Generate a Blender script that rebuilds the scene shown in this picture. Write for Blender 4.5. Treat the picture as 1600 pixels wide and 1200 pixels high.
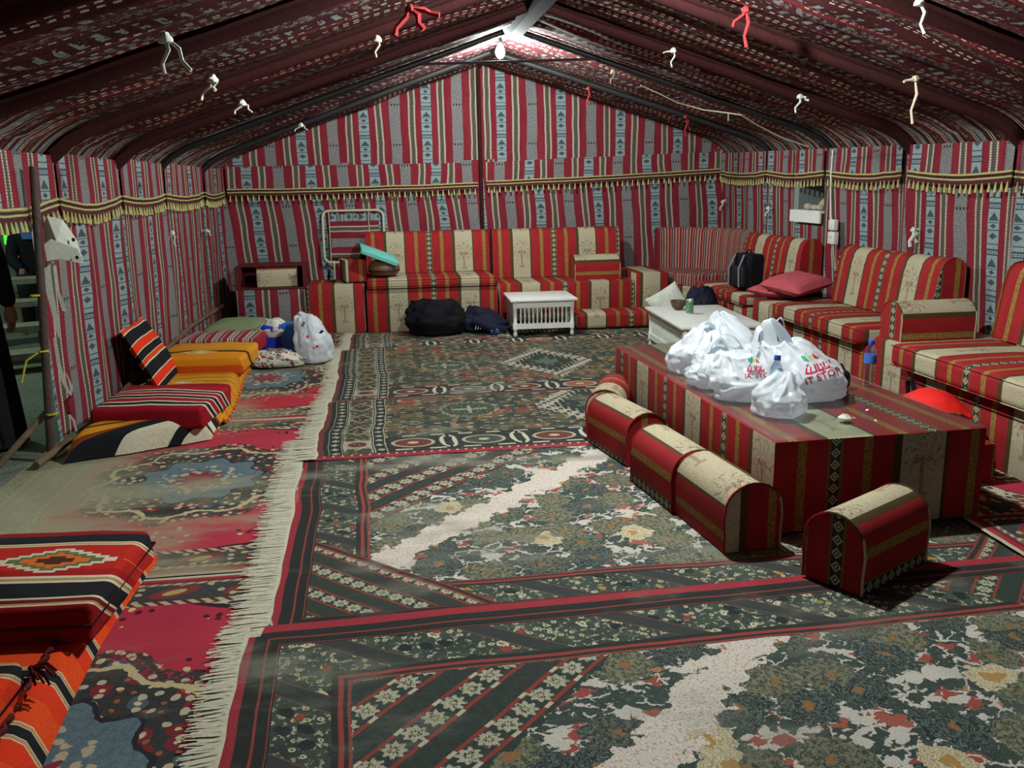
import bpy, bmesh, math, random
from math import sin, cos, pi, radians, sqrt
from mathutils import Vector, Matrix, noise
from mathutils.bvhtree import BVHTree

for o in list(bpy.data.objects):
    bpy.data.objects.remove(o, do_unlink=True)
SC = bpy.context.scene
COL = SC.collection
rnd = random.Random(7)

# ------------------------------------------------------------------ camera
CAMH = 1.5
PITCH, YAW, ROLL, FPX = 0.222462, 0.1416116, -0.0162555, 1398.5
fw = Vector((sin(YAW) * cos(PITCH), cos(YAW) * cos(PITCH), -sin(PITCH)))
rt = Vector((cos(YAW), -sin(YAW), 0)); up = rt.cross(fw)
r2 = rt * cos(ROLL) + up * sin(ROLL); u2 = up * cos(ROLL) - rt * sin(ROLL)
cam = bpy.data.cameras.new('camera'); cam.sensor_width = 36; cam.lens = FPX * 36 / 1600
camo = bpy.data.objects.new('camera', cam); COL.objects.link(camo)
m = Matrix.Identity(4)
for i in range(3):
    m[i][0], m[i][1], m[i][2] = r2[i], u2[i], -fw[i]
m[2][3] = CAMH
camo.matrix_world = m
cam.clip_start = 0.05
SC.camera = camo

# ------------------------------------------------------------------ world, exposure
W = bpy.data.worlds.new('night'); SC.world = W; W.use_nodes = True
bg = W.node_tree.nodes['Background']
bg.inputs[0].default_value = (0.62, 0.74, 0.70, 1); bg.inputs[1].default_value = 0.27
SC.view_settings.view_transform = 'Standard'; SC.view_settings.look = 'None'
SC.view_settings.gamma = 1; SC.view_settings.use_curve_mapping = False
SC.view_settings.exposure = 0.0
BULB_POWER = 2900.0
BULB2_POWER = 4700.0
BULBS = [((1.085, 8.0, 2.60), BULB_POWER), ((1.15, 4.0, 2.5), BULB2_POWER)]

# ------------------------------------------------------------------ node expression helpers
def h(s):
    s = s.lstrip('#'); v = [int(s[i:i + 2], 16) / 255 for i in (0, 2, 4)]
    return tuple((c / 12.92 if c <= 0.04045 else ((c + 0.055) / 1.055) ** 2.4) for c in v) + (1.0,)

class Ctx: nt = None
def nd(t): return Ctx.nt.nodes.new(t)
def setin(sock, v):
    if isinstance(v, X): Ctx.nt.links.new(v.s, sock)
    else: sock.default_value = v
class X:
    __slots__ = ('s',)
    def __init__(self, s): self.s = s
    def __add__(a, b): return mth('ADD', a, b)
    def __radd__(a, b): return mth('ADD', b, a)
    def __sub__(a, b): return mth('SUBTRACT', a, b)
    def __rsub__(a, b): return mth('SUBTRACT', b, a)
    def __mul__(a, b): return mth('MULTIPLY', a, b)
    def __rmul__(a, b): return mth('MULTIPLY', b, a)
    def __truediv__(a, b): return mth('DIVIDE', a, b)
    def __neg__(a): return mth('MULTIPLY', a, -1.0)
def mth(op, *a):
    n = nd('ShaderNodeMath'); n.operation = op
    for i, v in enumerate(a): setin(n.inputs[i], v if isinstance(v, X) else float(v))
    return X(n.outputs[0])
def lt(a, b): return mth('LESS_THAN', a, b)
def gt(a, b): return mth('GREATER_THAN', a, b)
def fr(a): return mth('FRACT', a)
def fl(a): return mth('FLOOR', a)
def ab(a): return mth('ABSOLUTE', a)
def sn(a): return mth('SINE', a)
def mn(a, b): return mth('MINIMUM', a, b)
def mx(a, b): return mth('MAXIMUM', a, b)
def sq(a): return mth('SQRT', a)
def at2(a, b): return mth('ARCTAN2', a, b)
def hyp(a, b): return sq(a * a + b * b)
def band(x, a, b): return gt(x, a) * lt(x, b)
def per(x, p, o=0.0): return fr((x - o) / p) * p          # position inside a period
def ss(x, a, b):
    n = nd('ShaderNodeMapRange'); n.interpolation_type = 'SMOOTHSTEP'
    setin(n.inputs[0], x); n.inputs[1].default_value = a; n.inputs[2].default_value = b
    return X(n.outputs[0])
def mixc(f, A, B, mode='MIX'):
    n = nd('ShaderNodeMix'); n.data_type = 'RGBA'; n.blend_type = mode
    setin(n.inputs[0], f if isinstance(f, X) else float(f)); setin(n.inputs[6], A); setin(n.inputs[7], B)
    return X(n.outputs[2])
def lay(base, *pairs):
    for f, c in pairs: base = mixc(f, base, c)
    return base
def ramp(x, stops, interp='CONSTANT'):
    n = nd('ShaderNodeValToRGB'); r = n.color_ramp; r.interpolation = interp
    while len(r.elements) < len(stops): r.elements.new(1.0)
    for e, (p, c) in zip(r.elements, stops): e.position = p
    for e, (p, c) in zip(r.elements, stops): e.color = c
    setin(n.inputs[0], x)
    return X(n.outputs[0])
def vec(u, v, w=0.0):
    n = nd('ShaderNodeCombineXYZ')
    for i, a in enumerate((u, v, w)): setin(n.inputs[i], a if isinstance(a, X) else float(a))
    return X(n.outputs[0])
def nz(u, v, scale, detail=2.0, rough=0.5):
    n = nd('ShaderNodeTexNoise'); n.noise_dimensions = '2D'
    setin(n.inputs['Vector'], vec(u, v)); n.inputs['Scale'].default_value = scale
    n.inputs['Detail'].default_value = detail; n.inputs['Roughness'].default_value = rough
    return X(n.outputs[0])
def vor(u, v, scale, metric='EUCLIDEAN', rand=1.0, feature='F1'):
    n = nd('ShaderNodeTexVoronoi'); n.voronoi_dimensions = '2D'; n.feature = feature
    if feature != 'DISTANCE_TO_EDGE': n.distance = metric
    if metric == 'MINKOWSKI': n.inputs['Exponent'].default_value = .72
    setin(n.inputs['Vector'], vec(u, v)); n.inputs['Scale'].default_value = scale
    n.inputs['Randomness'].default_value = rand
    if feature == 'DISTANCE_TO_EDGE': return X(n.outputs['Distance']), None, None
    sp = nd('ShaderNodeSeparateColor'); Ctx.nt.links.new(n.outputs['Color'], sp.inputs[0])
    return X(n.outputs['Distance']), X(sp.outputs[0]), X(sp.outputs[1])
def uvxy():
    n = nd('ShaderNodeTexCoord'); s = nd('ShaderNodeSeparateXYZ')
    Ctx.nt.links.new(n.outputs['UV'], s.inputs[0])
    return X(s.outputs[0]), X(s.outputs[1])
def objxyz():
    n = nd('ShaderNodeTexCoord'); s = nd('ShaderNodeSeparateXYZ')
    Ctx.nt.links.new(n.outputs['Object'], s.inputs[0])
    return X(s.outputs[0]), X(s.outputs[1]), X(s.outputs[2])
def newmat(name):
    mt = bpy.data.materials.new(name); mt.use_nodes = True
    Ctx.nt = mt.node_tree
    return mt, mt.node_tree.nodes['Principled BSDF']
def fin(p, col, rough=0.85, bump=None, bs=0.15, bd=0.004, spec=0.25):
    setin(p.inputs['Base Color'], col)
    if isinstance(rough, X): setin(p.inputs['Roughness'], rough)
    else: p.inputs['Roughness'].default_value = rough
    p.inputs['Specular IOR Level'].default_value = spec
    if bump is not None:
        b = nd('ShaderNodeBump'); b.inputs['Strength'].default_value = bs; b.inputs['Distance'].default_value = bd
        setin(b.inputs['Height'], bump); Ctx.nt.links.new(b.outputs[0], p.inputs['Normal'])
def grain(col, u, v, sc=60, amt=0.5):
    g = nz(u, v, sc, 3, 0.7)
    return mixc(1.0, col, ramp(g, [(0.25, (1 - amt,) * 3 + (1,)), (0.75, (1.0 + amt * .3,) * 3 + (1,))], 'LINEAR'), 'MULTIPLY'), g
def plain(name, c, rough=0.6, amt=0.15, sc=20, spec=0.3, metal=0.0):
    mt, p = newmat(name); x, y, z = objxyz()
    col, g = grain(c, x + z * .7, y + z * .5, sc, amt); fin(p, col, rough, g, .1, .002, spec)
    p.inputs['Metallic'].default_value = metal
    return mt

# ------------------------------------------------------------------ fabrics
RED = h('9c1e2c'); DRED = h('6a1420')
def mat_sadu(name='sadu_cloth', per_u=0.676, dim=1.0, bright=1.0):
    mt, p = newmat(name); U, V = uvxy()
    Uw = U + (nz(U, V, 2.3, 2) - 0.5) * 0.03
    x = per(Uw, per_u) / per_u
    red = mixc(nz(U * 3.0, V * .6, 3), h('6f1a28'), h('862d37'))
    gray0 = nz(U * 1.0, V * 1.0, 150, 2, .8)
    zig = sn(ab(per(x, .17) - .085) * 260.0 + V * 420.0)
    gray = mixc(gt(gray0 * 0.7 + zig * .17, 0.37), h('3c3e44'), h('a39f9c'))
    gray = mixc(lt(per(V, .42), .02) * gt(fr(x * 22.0), .55), gray, h('1c1b22'))
    white = mixc(gt(fr(V / 0.016), .3), h('6d675c'), h('b9b29c'))
    dark = h('544c44')
    # motif strip, xm -0.5..0.5 across
    xm = (x / 0.158) - 0.5; vm = per(V, 0.30)
    tri = band(vm, .0, .055) * lt(ab(xm), (0.055 - vm) * 8.0)
    dia = lt(ab(xm) * .06 + ab(vm - .20), .022)
    dia2 = lt(ab(xm) * .06 + ab(vm - .265), .016)
    lin = mx(mx(band(vm, .075, .085), band(vm, .105, .118)), mx(band(vm, .145, .152), band(vm, .235, .242)))
    lin = mx(lin, band(vm, .285, .290))
    dash = band(vm, .09, .10) * gt(fr(xm * 5.0), .5)
    ink = mx(mx(tri, dia), mx(mx(lin, dia2), dash))
    mot = lay(mixc(gray0, h('73858a'), h('99a5a3')), (ink, mixc(gray0, h('1c2a36'), h('53646c'))))
    s = [(0.0, 0), (.158, 1), (.262, 2), (.29, 3), (.352, 2), (.38, 1), (.498, 4), (.668, 1), (.794, 2), (.82, 3), (.88, 2), (.907, 1)]
    def bandsum(k):
        acc = None
        for i, (a, kk) in enumerate(s):
            if kk == k:
                b = s[i + 1][0] if i + 1 < len(s) else 1.01
                q = band(x, a, b); acc = q if acc is None else acc + q
        return acc
    col = lay(red, (bandsum(0), mot), (bandsum(2), white), (bandsum(3), dark), (bandsum(4), gray))
    col, g = grain(col, U, V, 90, .5)
    if dim != 1.0: col = mixc(1.0, col, (dim, dim, dim, 1), 'MULTIPLY')
    fin(p, col, .9, g, .2, .003, .15)
    return mt

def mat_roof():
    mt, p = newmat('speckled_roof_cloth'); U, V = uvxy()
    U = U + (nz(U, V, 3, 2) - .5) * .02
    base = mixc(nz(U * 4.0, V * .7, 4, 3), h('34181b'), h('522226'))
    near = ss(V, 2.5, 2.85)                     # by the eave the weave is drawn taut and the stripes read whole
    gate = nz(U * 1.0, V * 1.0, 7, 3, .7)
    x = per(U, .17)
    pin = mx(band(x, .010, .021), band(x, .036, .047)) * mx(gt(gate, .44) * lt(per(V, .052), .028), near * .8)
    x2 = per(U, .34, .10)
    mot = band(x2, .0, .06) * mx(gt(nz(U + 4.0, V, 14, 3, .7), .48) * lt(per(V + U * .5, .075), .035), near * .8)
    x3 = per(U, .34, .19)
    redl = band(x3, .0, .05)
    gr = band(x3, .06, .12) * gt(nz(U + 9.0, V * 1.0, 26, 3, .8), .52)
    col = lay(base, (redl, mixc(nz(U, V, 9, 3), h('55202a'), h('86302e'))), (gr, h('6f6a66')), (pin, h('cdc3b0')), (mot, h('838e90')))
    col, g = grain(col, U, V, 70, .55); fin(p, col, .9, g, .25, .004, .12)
    return mt

def mat_sofa(name='majlis_fabric', P=0.74):
    mt, p = newmat(name); U, V = uvxy()
    x = fr(U / P)
    ns = nz(U, V, 70, 3, .7)
    red = mixc(nz(U * 2.0, V, 5, 2), h('86181e'), h('a02426'))
    ochre = mixc(gt(ns, .5), h('7c5c2a'), h('98783c'))
    cream = mixc(ns, h('989078'), h('c2b898'))
    dark = h('4a3a1e')
    # palm motif in the cream stripe
    xm = (x - 0.1275) * P; vm = per(V, .46) - .30
    r = hyp(xm, vm); th = at2(xm, vm)
    wob = nz(U, V, 22, 3, .6) - .5
    fr_ = ab(sn(th * 5.0 + r * 38.0 + wob * 5.0))
    frond = lt(fr_, .24) * lt(r, .098 + wob * .03) * gt(r, .012) * gt(vm, -.075)
    trunk = lt(ab(xm + wob * .01), .010) * band(vm, -.17, .0)
    base = lt(ab(xm), .03) * band(vm, -.185, -.165)
    fruit = lt(hyp(ab(xm) - .03, vm + .02), .016) * gt(ns, .42)
    curl = lt(ab(nz(U, V, 16, 2, .5) - .5), .012) * lt(r, .13)
    cream = lay(cream, (mx(frond * .62, curl * .40), h('5a3c34')), (mx(trunk, base) * .42, h('5a2634')), (fruit * .55, h('7a1830')))
    # diamond braid
    xd = (x - 0.6175) * P; vd = per(V, .052) - .026
    dd = ab(xd) + ab(vd)
    dia = lay(h('6b5a2c'), (lt(ab(xd), .022), h('33352e')), (lt(dd, .022), h('b9b49a')), (lt(dd, .014), h('33352e')), (lt(dd, .007), h('b9b49a')))
    stops = [(.0, 0), (.255, 3), (.275, 1), (.405, 2), (.455, 1), (.575, 4), (.66, 1), (.78, 2), (.83, 1), (.955, 3), (.985, 3)]
    def bs_(k):
        acc = None
        for i, (a, kk) in enumerate(stops):
            if kk == k:
                b = stops[i + 1][0] if i + 1 < len(stops) else 1.01
                q = band(x, a, b); acc = q if acc is None else acc + q
        return acc
    col = lay(red, (bs_(0), cream), (bs_(2), ochre), (bs_(3), dark), (bs_(4), dia))
    col, g = grain(col, U, V, 160, .35)
    fin(p, col, .8, g, .2, .002, .2)
    return mt

def mat_thin_stripe():
    mt, p = newmat('thin_striped_fabric'); U, V = uvxy()
    x = fr(U / .115)
    col = ramp(x, [(0, h('7c2230')), (.22, h('b48468')), (.28, h('3e2a2c')), (.40, h('9a9284')), (.47, h('7c2230')), (.62, h('8d8478')), (.78, h('40282c')), (.86, h('a63428')), (.94, h('c0a080'))])
    col, g = grain(col, U, V, 120, .4); fin(p, col, .85, g, .2, .002, .2)
    return mt

def kilim(name, stops, P, motif=None, mcols=None, off=0.0, jag=0.0):
    """woven blanket: stripes along V with an optional stepped diamond motif"""
    mt, p = newmat(name); U, V = uvxy()
    Vv = V + (nz(U, V, 4, 2) - .5) * .012
    if jag: Vv = Vv + sn(U * 9.0) * jag + (ab(per(U, .018) - .009)) * .8
    col = ramp(fr((Vv - off) / P), stops)
    if motif:
        for (mu, mv, w_, h_, cs) in motif:
            st = fl(ab(V - mv) / (h_ / 6.0)) / 6.0
            d = ab(U - mu) / w_ + st
            for k, c in cs:
                col = mixc(lt(d, k), col, c)
    rib = sn(V * 1500.0) * .5 + .5
    col, g = grain(col, U * 2.0, V * 2.0, 110, .4)
    fin(p, col, .9, g, .25, .003, .1)
    return mt

# ------------------------------------------------------------------ rugs (UV in metres from the upper-left corner: a right, b toward the camera)
DK = h('262c2a'); DG = h('38443a'); CRM = h('c9c3ae'); RRED = h('9c2636'); BRR = h('8f3830')
def dust(col, U, V, amt, sc=1.6, seed=0.0, c=h('9a987c'), grad=0.0):
    n = nz(U * .6 + seed, V * 1.4, sc, 5, .62)
    if grad: n = n - (U - .9) * grad
    f = ss(n, .62 - amt * .5, .92 - amt * .5) * .9
    return mixc(f, col, c)

def flowers_small(U, V, sc=14.0):
    w = nz(U, V, 20, 3, .6)
    d, r, g = vor(U + (w - .5) * .05, V + (w - .5) * .05, sc)
    sp = nz(U, V, 38, 3, .7)
    d2, r2_, g2 = vor(U + .37 + (w - .5) * .03, V, sc * 2.1)
    col = mixc(nz(U, V, 9, 3), h('20262a'), h('4a5a4c'))
    col = lay(col, (gt(sp, .60) , h('a4a48c')), (lt(d2, .28) * gt(r2_, .62), h('c8c1a0')), (lt(d2, .11) * gt(r2_, .62), h('30403a')),
              (lt(d, .30) * band(r, .30, .55), h('1d2428')), (lt(d, .24) * gt(r, .86), h('cdc6a8')), (lt(d, .1) * gt(r, .86), h('6c7a54')),
              (lt(d, .28) * lt(r, .09), h('8e4034')), (lt(d, .17) * band(r, .16, .22), h('b08a3c')))
    return col

def mat_flower_rug(name, Wd, L, s0, dustamt, dseed=0.0, ur=False):
    mt, p = newmat(name); a, b0 = uvxy()
    a = a + (nz(a, b0, 1.3, 2) - .5) * .03; b0 = b0 + (nz(a, b0, 1.7, 2) - .5) * .03
    ar = Wd - a; br = L - b0
    am = mn(a, ar)
    e = mn(am, mn(b0 * .85, br * 1.1))
    # big flower field on cream
    w = nz(a, b0, 11, 4, .65); w2 = nz(a + 5.0, b0, 24, 3, .6)
    ua = a + (w - .5) * .09; vb = b0 + (w2 - .5) * .09
    d, r, g = vor(ua, vb, 5.2, rand=.9)
    dd_, rr_, gg_ = vor(a * .9 + b0 * .35 + (w2 - .5) * .05 + 3.3, b0 + (w - .5) * .05, 15.0, 'MINKOWSKI')
    de_, re_, ge_ = vor(a * .8 - b0 * .5 + (w - .5) * .06 + 7.1, b0 + a * .2 + (w2 - .5) * .05, 8.0, 'MINKOWSKI')
    spk = nz(a, b0, 55, 4, .75)
    cream = mixc(nz(a, b0, 8), h('bcb8aa'), h('d6d0c6'))
    darkl = mixc(nz(a, b0, 30, 4, .7), h('1c2527'), h('4b5c54'))
    leafy = mixc(gt(spk, .67), darkl, h('a6a894'))
    field = cream
    ed_, _, _ = vor(a * .9 + b0 * .35 + (w2 - .5) * .05 + 3.3, b0 + (w - .5) * .05, 17.0, feature='DISTANCE_TO_EDGE')
    gap = lt(ed_, .075) * gt(nz(a, b0, 13, 3, .6), .50)
    field = lay(field, (lt(de_, .74) * lt(re_, .72), leafy), (lt(dd_, .74) * lt(rr_, .80), leafy), (lt(dd_, .60) * gt(rr_, .86), h('9c4a40')), (lt(de_, .44) * gt(re_, .90), h('a4584a')), (lt(dd_, .34) * band(rr_, .79, .84), h('b07a5c')), (gap, cream))
    big = lay(mixc(ss(g, .3, .7), mixc(gt(spk, .57), h('1f2a30'), h('56655f')), mixc(gt(spk, .5), h('3c4036'), h('8a8462'))),
              (gt(sn(d * 95.0 + spk * 9.0), .70), h('6c766a')), (lt(d, .085), h('94683c')))
    lightf = mixc(gt(sn(d * 110.0 + w * 12.0), .2), h('d2c8a8'), h('a89a74'))
    field = lay(field, (lt(d + (spk - .5) * .25, .52) * lt(r, .74), big), (lt(d, .40) * gt(r, .88), lightf), (lt(d, .13) * gt(r, .88), h('b08a4a')))
    # cream diagonal band and striped corners
    s = (a + b0 - s0) * .7071
    bnd = band(s + (w - .5) * .10 + (dd_ - .45) * .05, .01, .165)
    stip = gt(nz(a * 1.0, b0 * 1.0, 90, 2), .6)
    field = lay(field, (bnd, mixc(stip * .5, h('dad2c4'), h('a06a6c'))))
    tri = lt(s + (w - .5) * .10, -.25)
    t = per(s, .185) / .185; wl = (a - b0) * .7071
    rp = .088; rw = per(wl, rp) - rp / 2; rs = (t - .26) * .185
    rad = hyp(rw, rs)
    ros = band(rad + (spk - .5) * .03 + sn(at2(rw, rs) * 8.0) * .006, .011, .034) * gt(spk, .40)
    dash = lt(per(wl, .17), .035)
    st = lay(mixc(nz(a, b0, 40, 2), h('232a2a'), h('39443e')), (ros, h('b4b29a')), (lt(rad, .007), h('b9b084')),
             (mx(band(t, .0, .075), band(t, .47, .545)), mixc(dash, BRR, h('c6bba2'))))
    field = mixc(tri, field, st)
    # hexagonal chamfer near the lower corners
    # border
    fb = flowers_small(a, b0)
    dg = per(a * .78 - b0, .37, .02)
    fb = lay(fb, (lt(dg, .085), h('343a3a')), (mx(band(dg, .085, .092), lt(dg, .007)), h('6d4740')))
    cham = mx(lt(am + br * 1.0, .90), lt(ar + b0, 1.2) if ur else 0.0)
    t2 = per(am + br, .21, .0) / .21; w22 = per(am - br, .09) - .045
    rad2 = hyp(w22, (t2 - .26) * .21)
    st2 = lay(h('2f3a34'), (band(rad2 + (spk - .5) * .03 + sn(at2(w22, (t2 - .26) * .21) * 8.0) * .006, .012, .036), h('aeb094')), (mx(lt(t2, .06), band(t2, .47, .53)), BRR), (lt(rad2, .006), h('b9b084')))
    inn = ramp(e, [(0, RRED), (.046, h('1f2222')), (.086, BRR), (.094, h('1f2222')), (.126, BRR), (.131, h('1f2222'))])
    col = lay(field, (lt(e, .365), fb), (band(e, .305, .325), h('262b28')), (band(e, .325, .34), h('9a3a36')), (band(e, .34, .353), h('262b28')), (band(e, .353, .362), h('8f4038')),
              (lt(e, .138), inn))
    col = mixc(cham * gt(e, .138), col, st2)
    col = lay(col, (band(am + br, .90, .918) * gt(e, .138), BRR), (band(am + br, .918, .945) * gt(e, .138), h('262b28')), (band(am + br, .945, .955) * gt(e, .138), BRR))
    col = dust(mixc(.07, col, h('7c847a')), a, b0, dustamt, 1.7, dseed, h('87897a'))
    col, gg = grain(col, a, b0, 190, .45)
    fin(p, col, .92, gg, .35, .004, .12)
    return mt

def mat_geo_rug(name, Wd, L, med, dustamt=.1, dseed=0.0):
    """dark tribal rug: columns of dots, an oval row along the near edge, stepped medallions"""
    mt, p = newmat(name); a, b0 = uvxy()
    a = a + (nz(a, b0, 1.5, 2) - .5) * .02
    bb = L - b0
    spk = nz(a, b0, 50, 3, .7); w = nz(a, b0, 12, 3, .6)
    d, r, g = vor(a * 1.0 + (w - .5) * .08, b0 * 1.2, 6.5, 'CHEBYCHEV')
    d2, r2_, g2 = vor(a * 1.0, b0 * 1.6 + 4.0, 14.0, 'MANHATTAN')
    d3, r3, g3 = vor(a * .55, b0 * 2.2 + 9.0, 17.0, 'CHEBYCHEV')
    base = mixc(nz(a, b0, 5, 3), h('23292a'), h('434a3e'))
    fld = lay(base, (lt(d, .40) * gt(r, .72), h('6e5336')), (lt(d, .33) * band(r, .60, .70), h('8a3a34')), (lt(d, .40) * lt(r, .26), h('495240')),
              (band(d, .38, .43) * gt(r, .45), h('8a7652')), (lt(d2, .30) * gt(r2_, .78), h('84603a')), (lt(d2, .26) * lt(r2_, .14), h('a8a48a')),
              (lt(d3, .17) * gt(r3, .66), h('c2bda2')), (band(d2, .30, .36) * gt(g2, .72), h('b4ad90')))
    fld = mixc(gt(spk, .66) * .6, fld, h('8d8a70'))
    for (ma, mb, mw, mh) in med:
        sx = ab(a - ma) / mw; sy = fl(ab(b0 - mb) / (mh / 7.0)) / 7.0
        q = sx + sy * .75
        inn = lay(h('2c3734'), (lt(d2, .3) * gt(r2_, .6), h('8d8a70')), (lt(ab(sx) + ab(sy), .25), h('5c6a58')))
        fld = lay(fld, (lt(q, 1.0), mixc(gt(fr(a * 9.0 + fl(b0 * 24.0) * .31), .26) * gt(spk, .42), h('3a3c34'), h('bdb8a4'))), (lt(q, .68), h('252b2b')), (lt(q, .62), h('8c8a72')), (lt(q, .58), inn))
        # cross-bearing ovals either side
        for o in (-.86, .86):
            ox = (a - ma - o) / .20; oy = (b0 - mb) / .20
            rr = hyp(ox, oy)
            cr = mx(lt(ab(ox), .06) * lt(ab(oy), .5), lt(ab(oy), .08) * lt(ab(ox), .6))
            fld = lay(fld, (lt(rr + (spk - .5) * .5, .9), mixc(gt(spk, .55), h('2f4038'), h('6a7458'))), (band(rr, .86, 1.0) * gt(spk, .5), h('9a9c84')), (cr * gt(spk, .44), h('b4b09a')))
    # row of ovals along the near edge
    cell = fl((a - .36) / .42); px_ = per(a, .42, .36) - .21
    hc = fr(sn(cell * 12.9898) * 43758.5)
    oc = ramp(hc, [(0, h('6a2f2c')), (.25, h('4c5238')), (.5, h('9a5638')), (.75, h('3c4a48'))])
    ov = hyp(px_ / .13, (bb - .22) / .09)
    brk = band(ab(px_), .165, .185) * lt(ab(bb - .22), .085)
    brk = mx(brk, band(hyp((ab(px_) - .21) / .05, (bb - .22) / .12), .8, 1.05) * lt(ab(px_), .2))
    row = lay(h('232a2a'), (lt(ov, 1.0), oc), (band(ov, .84, 1.0), h('b9a98a')), (lt(ov, .25), h('c0b898')), (brk, CRM),
              (band(bb, .355, .375) * lt(per(a, .17), .085), CRM), (band(bb, .085, .105) * lt(per(a, .2, .05), .10), CRM))
    row = mixc(gt(spk, .64) * .5, row, h('8d8a70'))
    fld = mixc(lt(bb, .385), fld, row)
    # left columns
    pv = per(b0, .30, .11) - .15; pc = a - .245
    pan = lay(mixc(nz(a, b0, 9, 2), h('2b302c'), h('4d503c')), (lt(ab(pc) + ab(pv) * .8, .085), h('3a302a')), (band(ab(pc) + ab(pv) * .8, .07, .088), h('a09070')))
    hx = bb - .24
    pan = lay(pan, (lt(ab(hx), .08) , h('ab9e84')), (lt(hyp(pc / .055, hx / .05), 1.0), h('5a2c28')), (gt(nz(a, b0, 28, 2), .62), h('8e8468')))
    zig = lt(ab(pc), .082 - ab(per(b0, .05) - .025) * .9)
    pan = mixc(mx(zig, lt(spk, .47)), h('b4ae98'), pan)
    colA = h('222828')
    dots = lt(ab(a - .118) + ab(per(b0, .085) - .0425), .026)
    dots = mx(dots, lt(ab(a - .372) + ab(per(b0, .095) - .0475), .026))
    left = lay(colA, (dots * gt(spk, .40), h('b4b09c')), (band(a, .078, .082), h('a8a490')), (band(a, .152, .156), h('a8a490')), (band(a, .402, .407), h('bdb79c')), (band(a, .335, .34), h('c4c0aa')), (band(a, .162, .328), pan))
    left = mixc(lt(a, .05), left, h('6e3430'))
    col = mixc(lt(a, .41), fld, left)
    tick = lt(per(a, .05), .014) * band(bb, .035, .05)
    col = lay(col, (lt(bb, .062), h('5a2e2c')), (lt(bb, .042), RRED), (tick, CRM), (lt(b0, .05), h('7c4038')))
    col = dust(mixc(.07, col, h('7c847a')), a, b0, dustamt, 1.7, dseed, h('87897a'))
    col, gg = grain(col, a, b0, 190, .45)
    fin(p, col, .92, gg, .35, .004, .12)
    return mt

def mat_persian(name, Wd, L, dustamt, dseed, redc=h('a02a40'), border=True, dsc=1.2, grad=0.0):
    mt, p = newmat(name); a, b = uvxy()
    cx = a - Wd / 2; cy = b - L / 2
    e = mn(mn(a, Wd - a), mn(b, L - b))
    w = nz(a, b, 9, 3, .6); spk = nz(a, b, 42, 3, .7)
    d, r, g = vor(a + (w - .5) * .04, b + (w - .5) * .04, 10.0)
    d2, r2_, g2 = vor(a + 2.0, b + (w - .5) * .05, 21.0)
    flow = lay(mixc(spk, h('20242c'), h('4a4a44')), (lt(d, .36) * gt(r, .55), h('7a2c34')), (lt(d, .30) * lt(r, .25), h('4a5f68')), (lt(d2, .30) * gt(r2_, .55), h('b9b294')), (lt(d2, .2) * lt(r2_, .25), h('a05a40')), (lt(d, .10), h('cabf96')))
    spand = lay(mixc(spk, h('a9a58a'), h('c8c2a6')), (lt(d2, .34) * gt(r2_, .5), h('39423e')), (lt(d, .30) * lt(r, .4), h('46505a')), (lt(d, .14) * lt(r, .4), h('8a3a3a')), (lt(d2, .2) * lt(r2_, .2), h('702830')))
    red = mixc(nz(a, b, 3), redc, h('b83a48'))
    # scattered sprigs on the red field
    fx = per(a, .36, .03) - .18; fy = per(b, .42, .1) - .21
    sr = hyp(fx, fy)
    sprig = lt(sr, .10) * lt(d2, .26)
    red = lay(red, (sprig * gt(r2_, .4), h('4a1a26')), (sprig * gt(r2_, .7), h('c9bd8e')))
    # inner field outline, scalloped
    px_ = ab(cx) / (Wd / 2 - .27); py = ab(cy) / (L / 2 - .27)
    sc_ = sn(cx * 26.0) * .03 + sn(cy * 26.0) * .03 + (w - .5) * .05
    fieldd = mth('POWER', px_, 3.2) + mth('POWER', py, 3.2) + sc_
    body = lay(spand, (lt(fieldd, 1.14), h('31222a')), (lt(fieldd, 1.07), red))
    # medallion
    md = hyp(cx / (Wd * .27), cy / (L * .22)) + sn(at2(cx, cy) * 10.0) * .06 + (w - .5) * .12
    body = lay(body, (lt(md, 1.18) * gt(spk, .42), flow), (lt(md, 1.02), h('c0b48a')), (lt(md, .97), flow), (lt(md, .66), h('2c2a34')), (lt(md, .62), mixc(spk, h('3f5664'), h('71858a'))), (lt(md, .40) * lt(d2, .36), h('b4a88c')), (lt(md, .22), h('8a3440')))
    if border:
        vx = per(a + b, .27) - .135
        bo = lay(mixc(spk, h('2a2e34'), h('4a4c48')), (lt(hyp(vx / .075, (e - .15) / .05), 1.0), h('7a3434')), (lt(hyp(vx / .035, (e - .15) / .025), 1.0), h('a89a60')), (lt(d2, .3) * gt(r2_, .62), h('a8a284')))
        bo = lay(bo, (lt(e, .085), mixc(gt(fr((a + b) / .045), .5), h('b0a888'), h('7a6a50'))), (lt(e, .065), h('6c2a34')), (lt(e, .045), h('9c3038')), (lt(e, .02), h('b9b6a0')), (gt(e, .222), mixc(gt(fr((a - b) / .05), .55), h('b0a888'), h('6a2a30'))))
        body = mixc(lt(e, .255), body, bo)
    col = dust(body, a, b, dustamt, dsc, dseed, grad=grad)
    col, gg = grain(col, a, b, 190, .4)
    fin(p, col, .92, gg, .35, .004, .12)
    return mt
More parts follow.
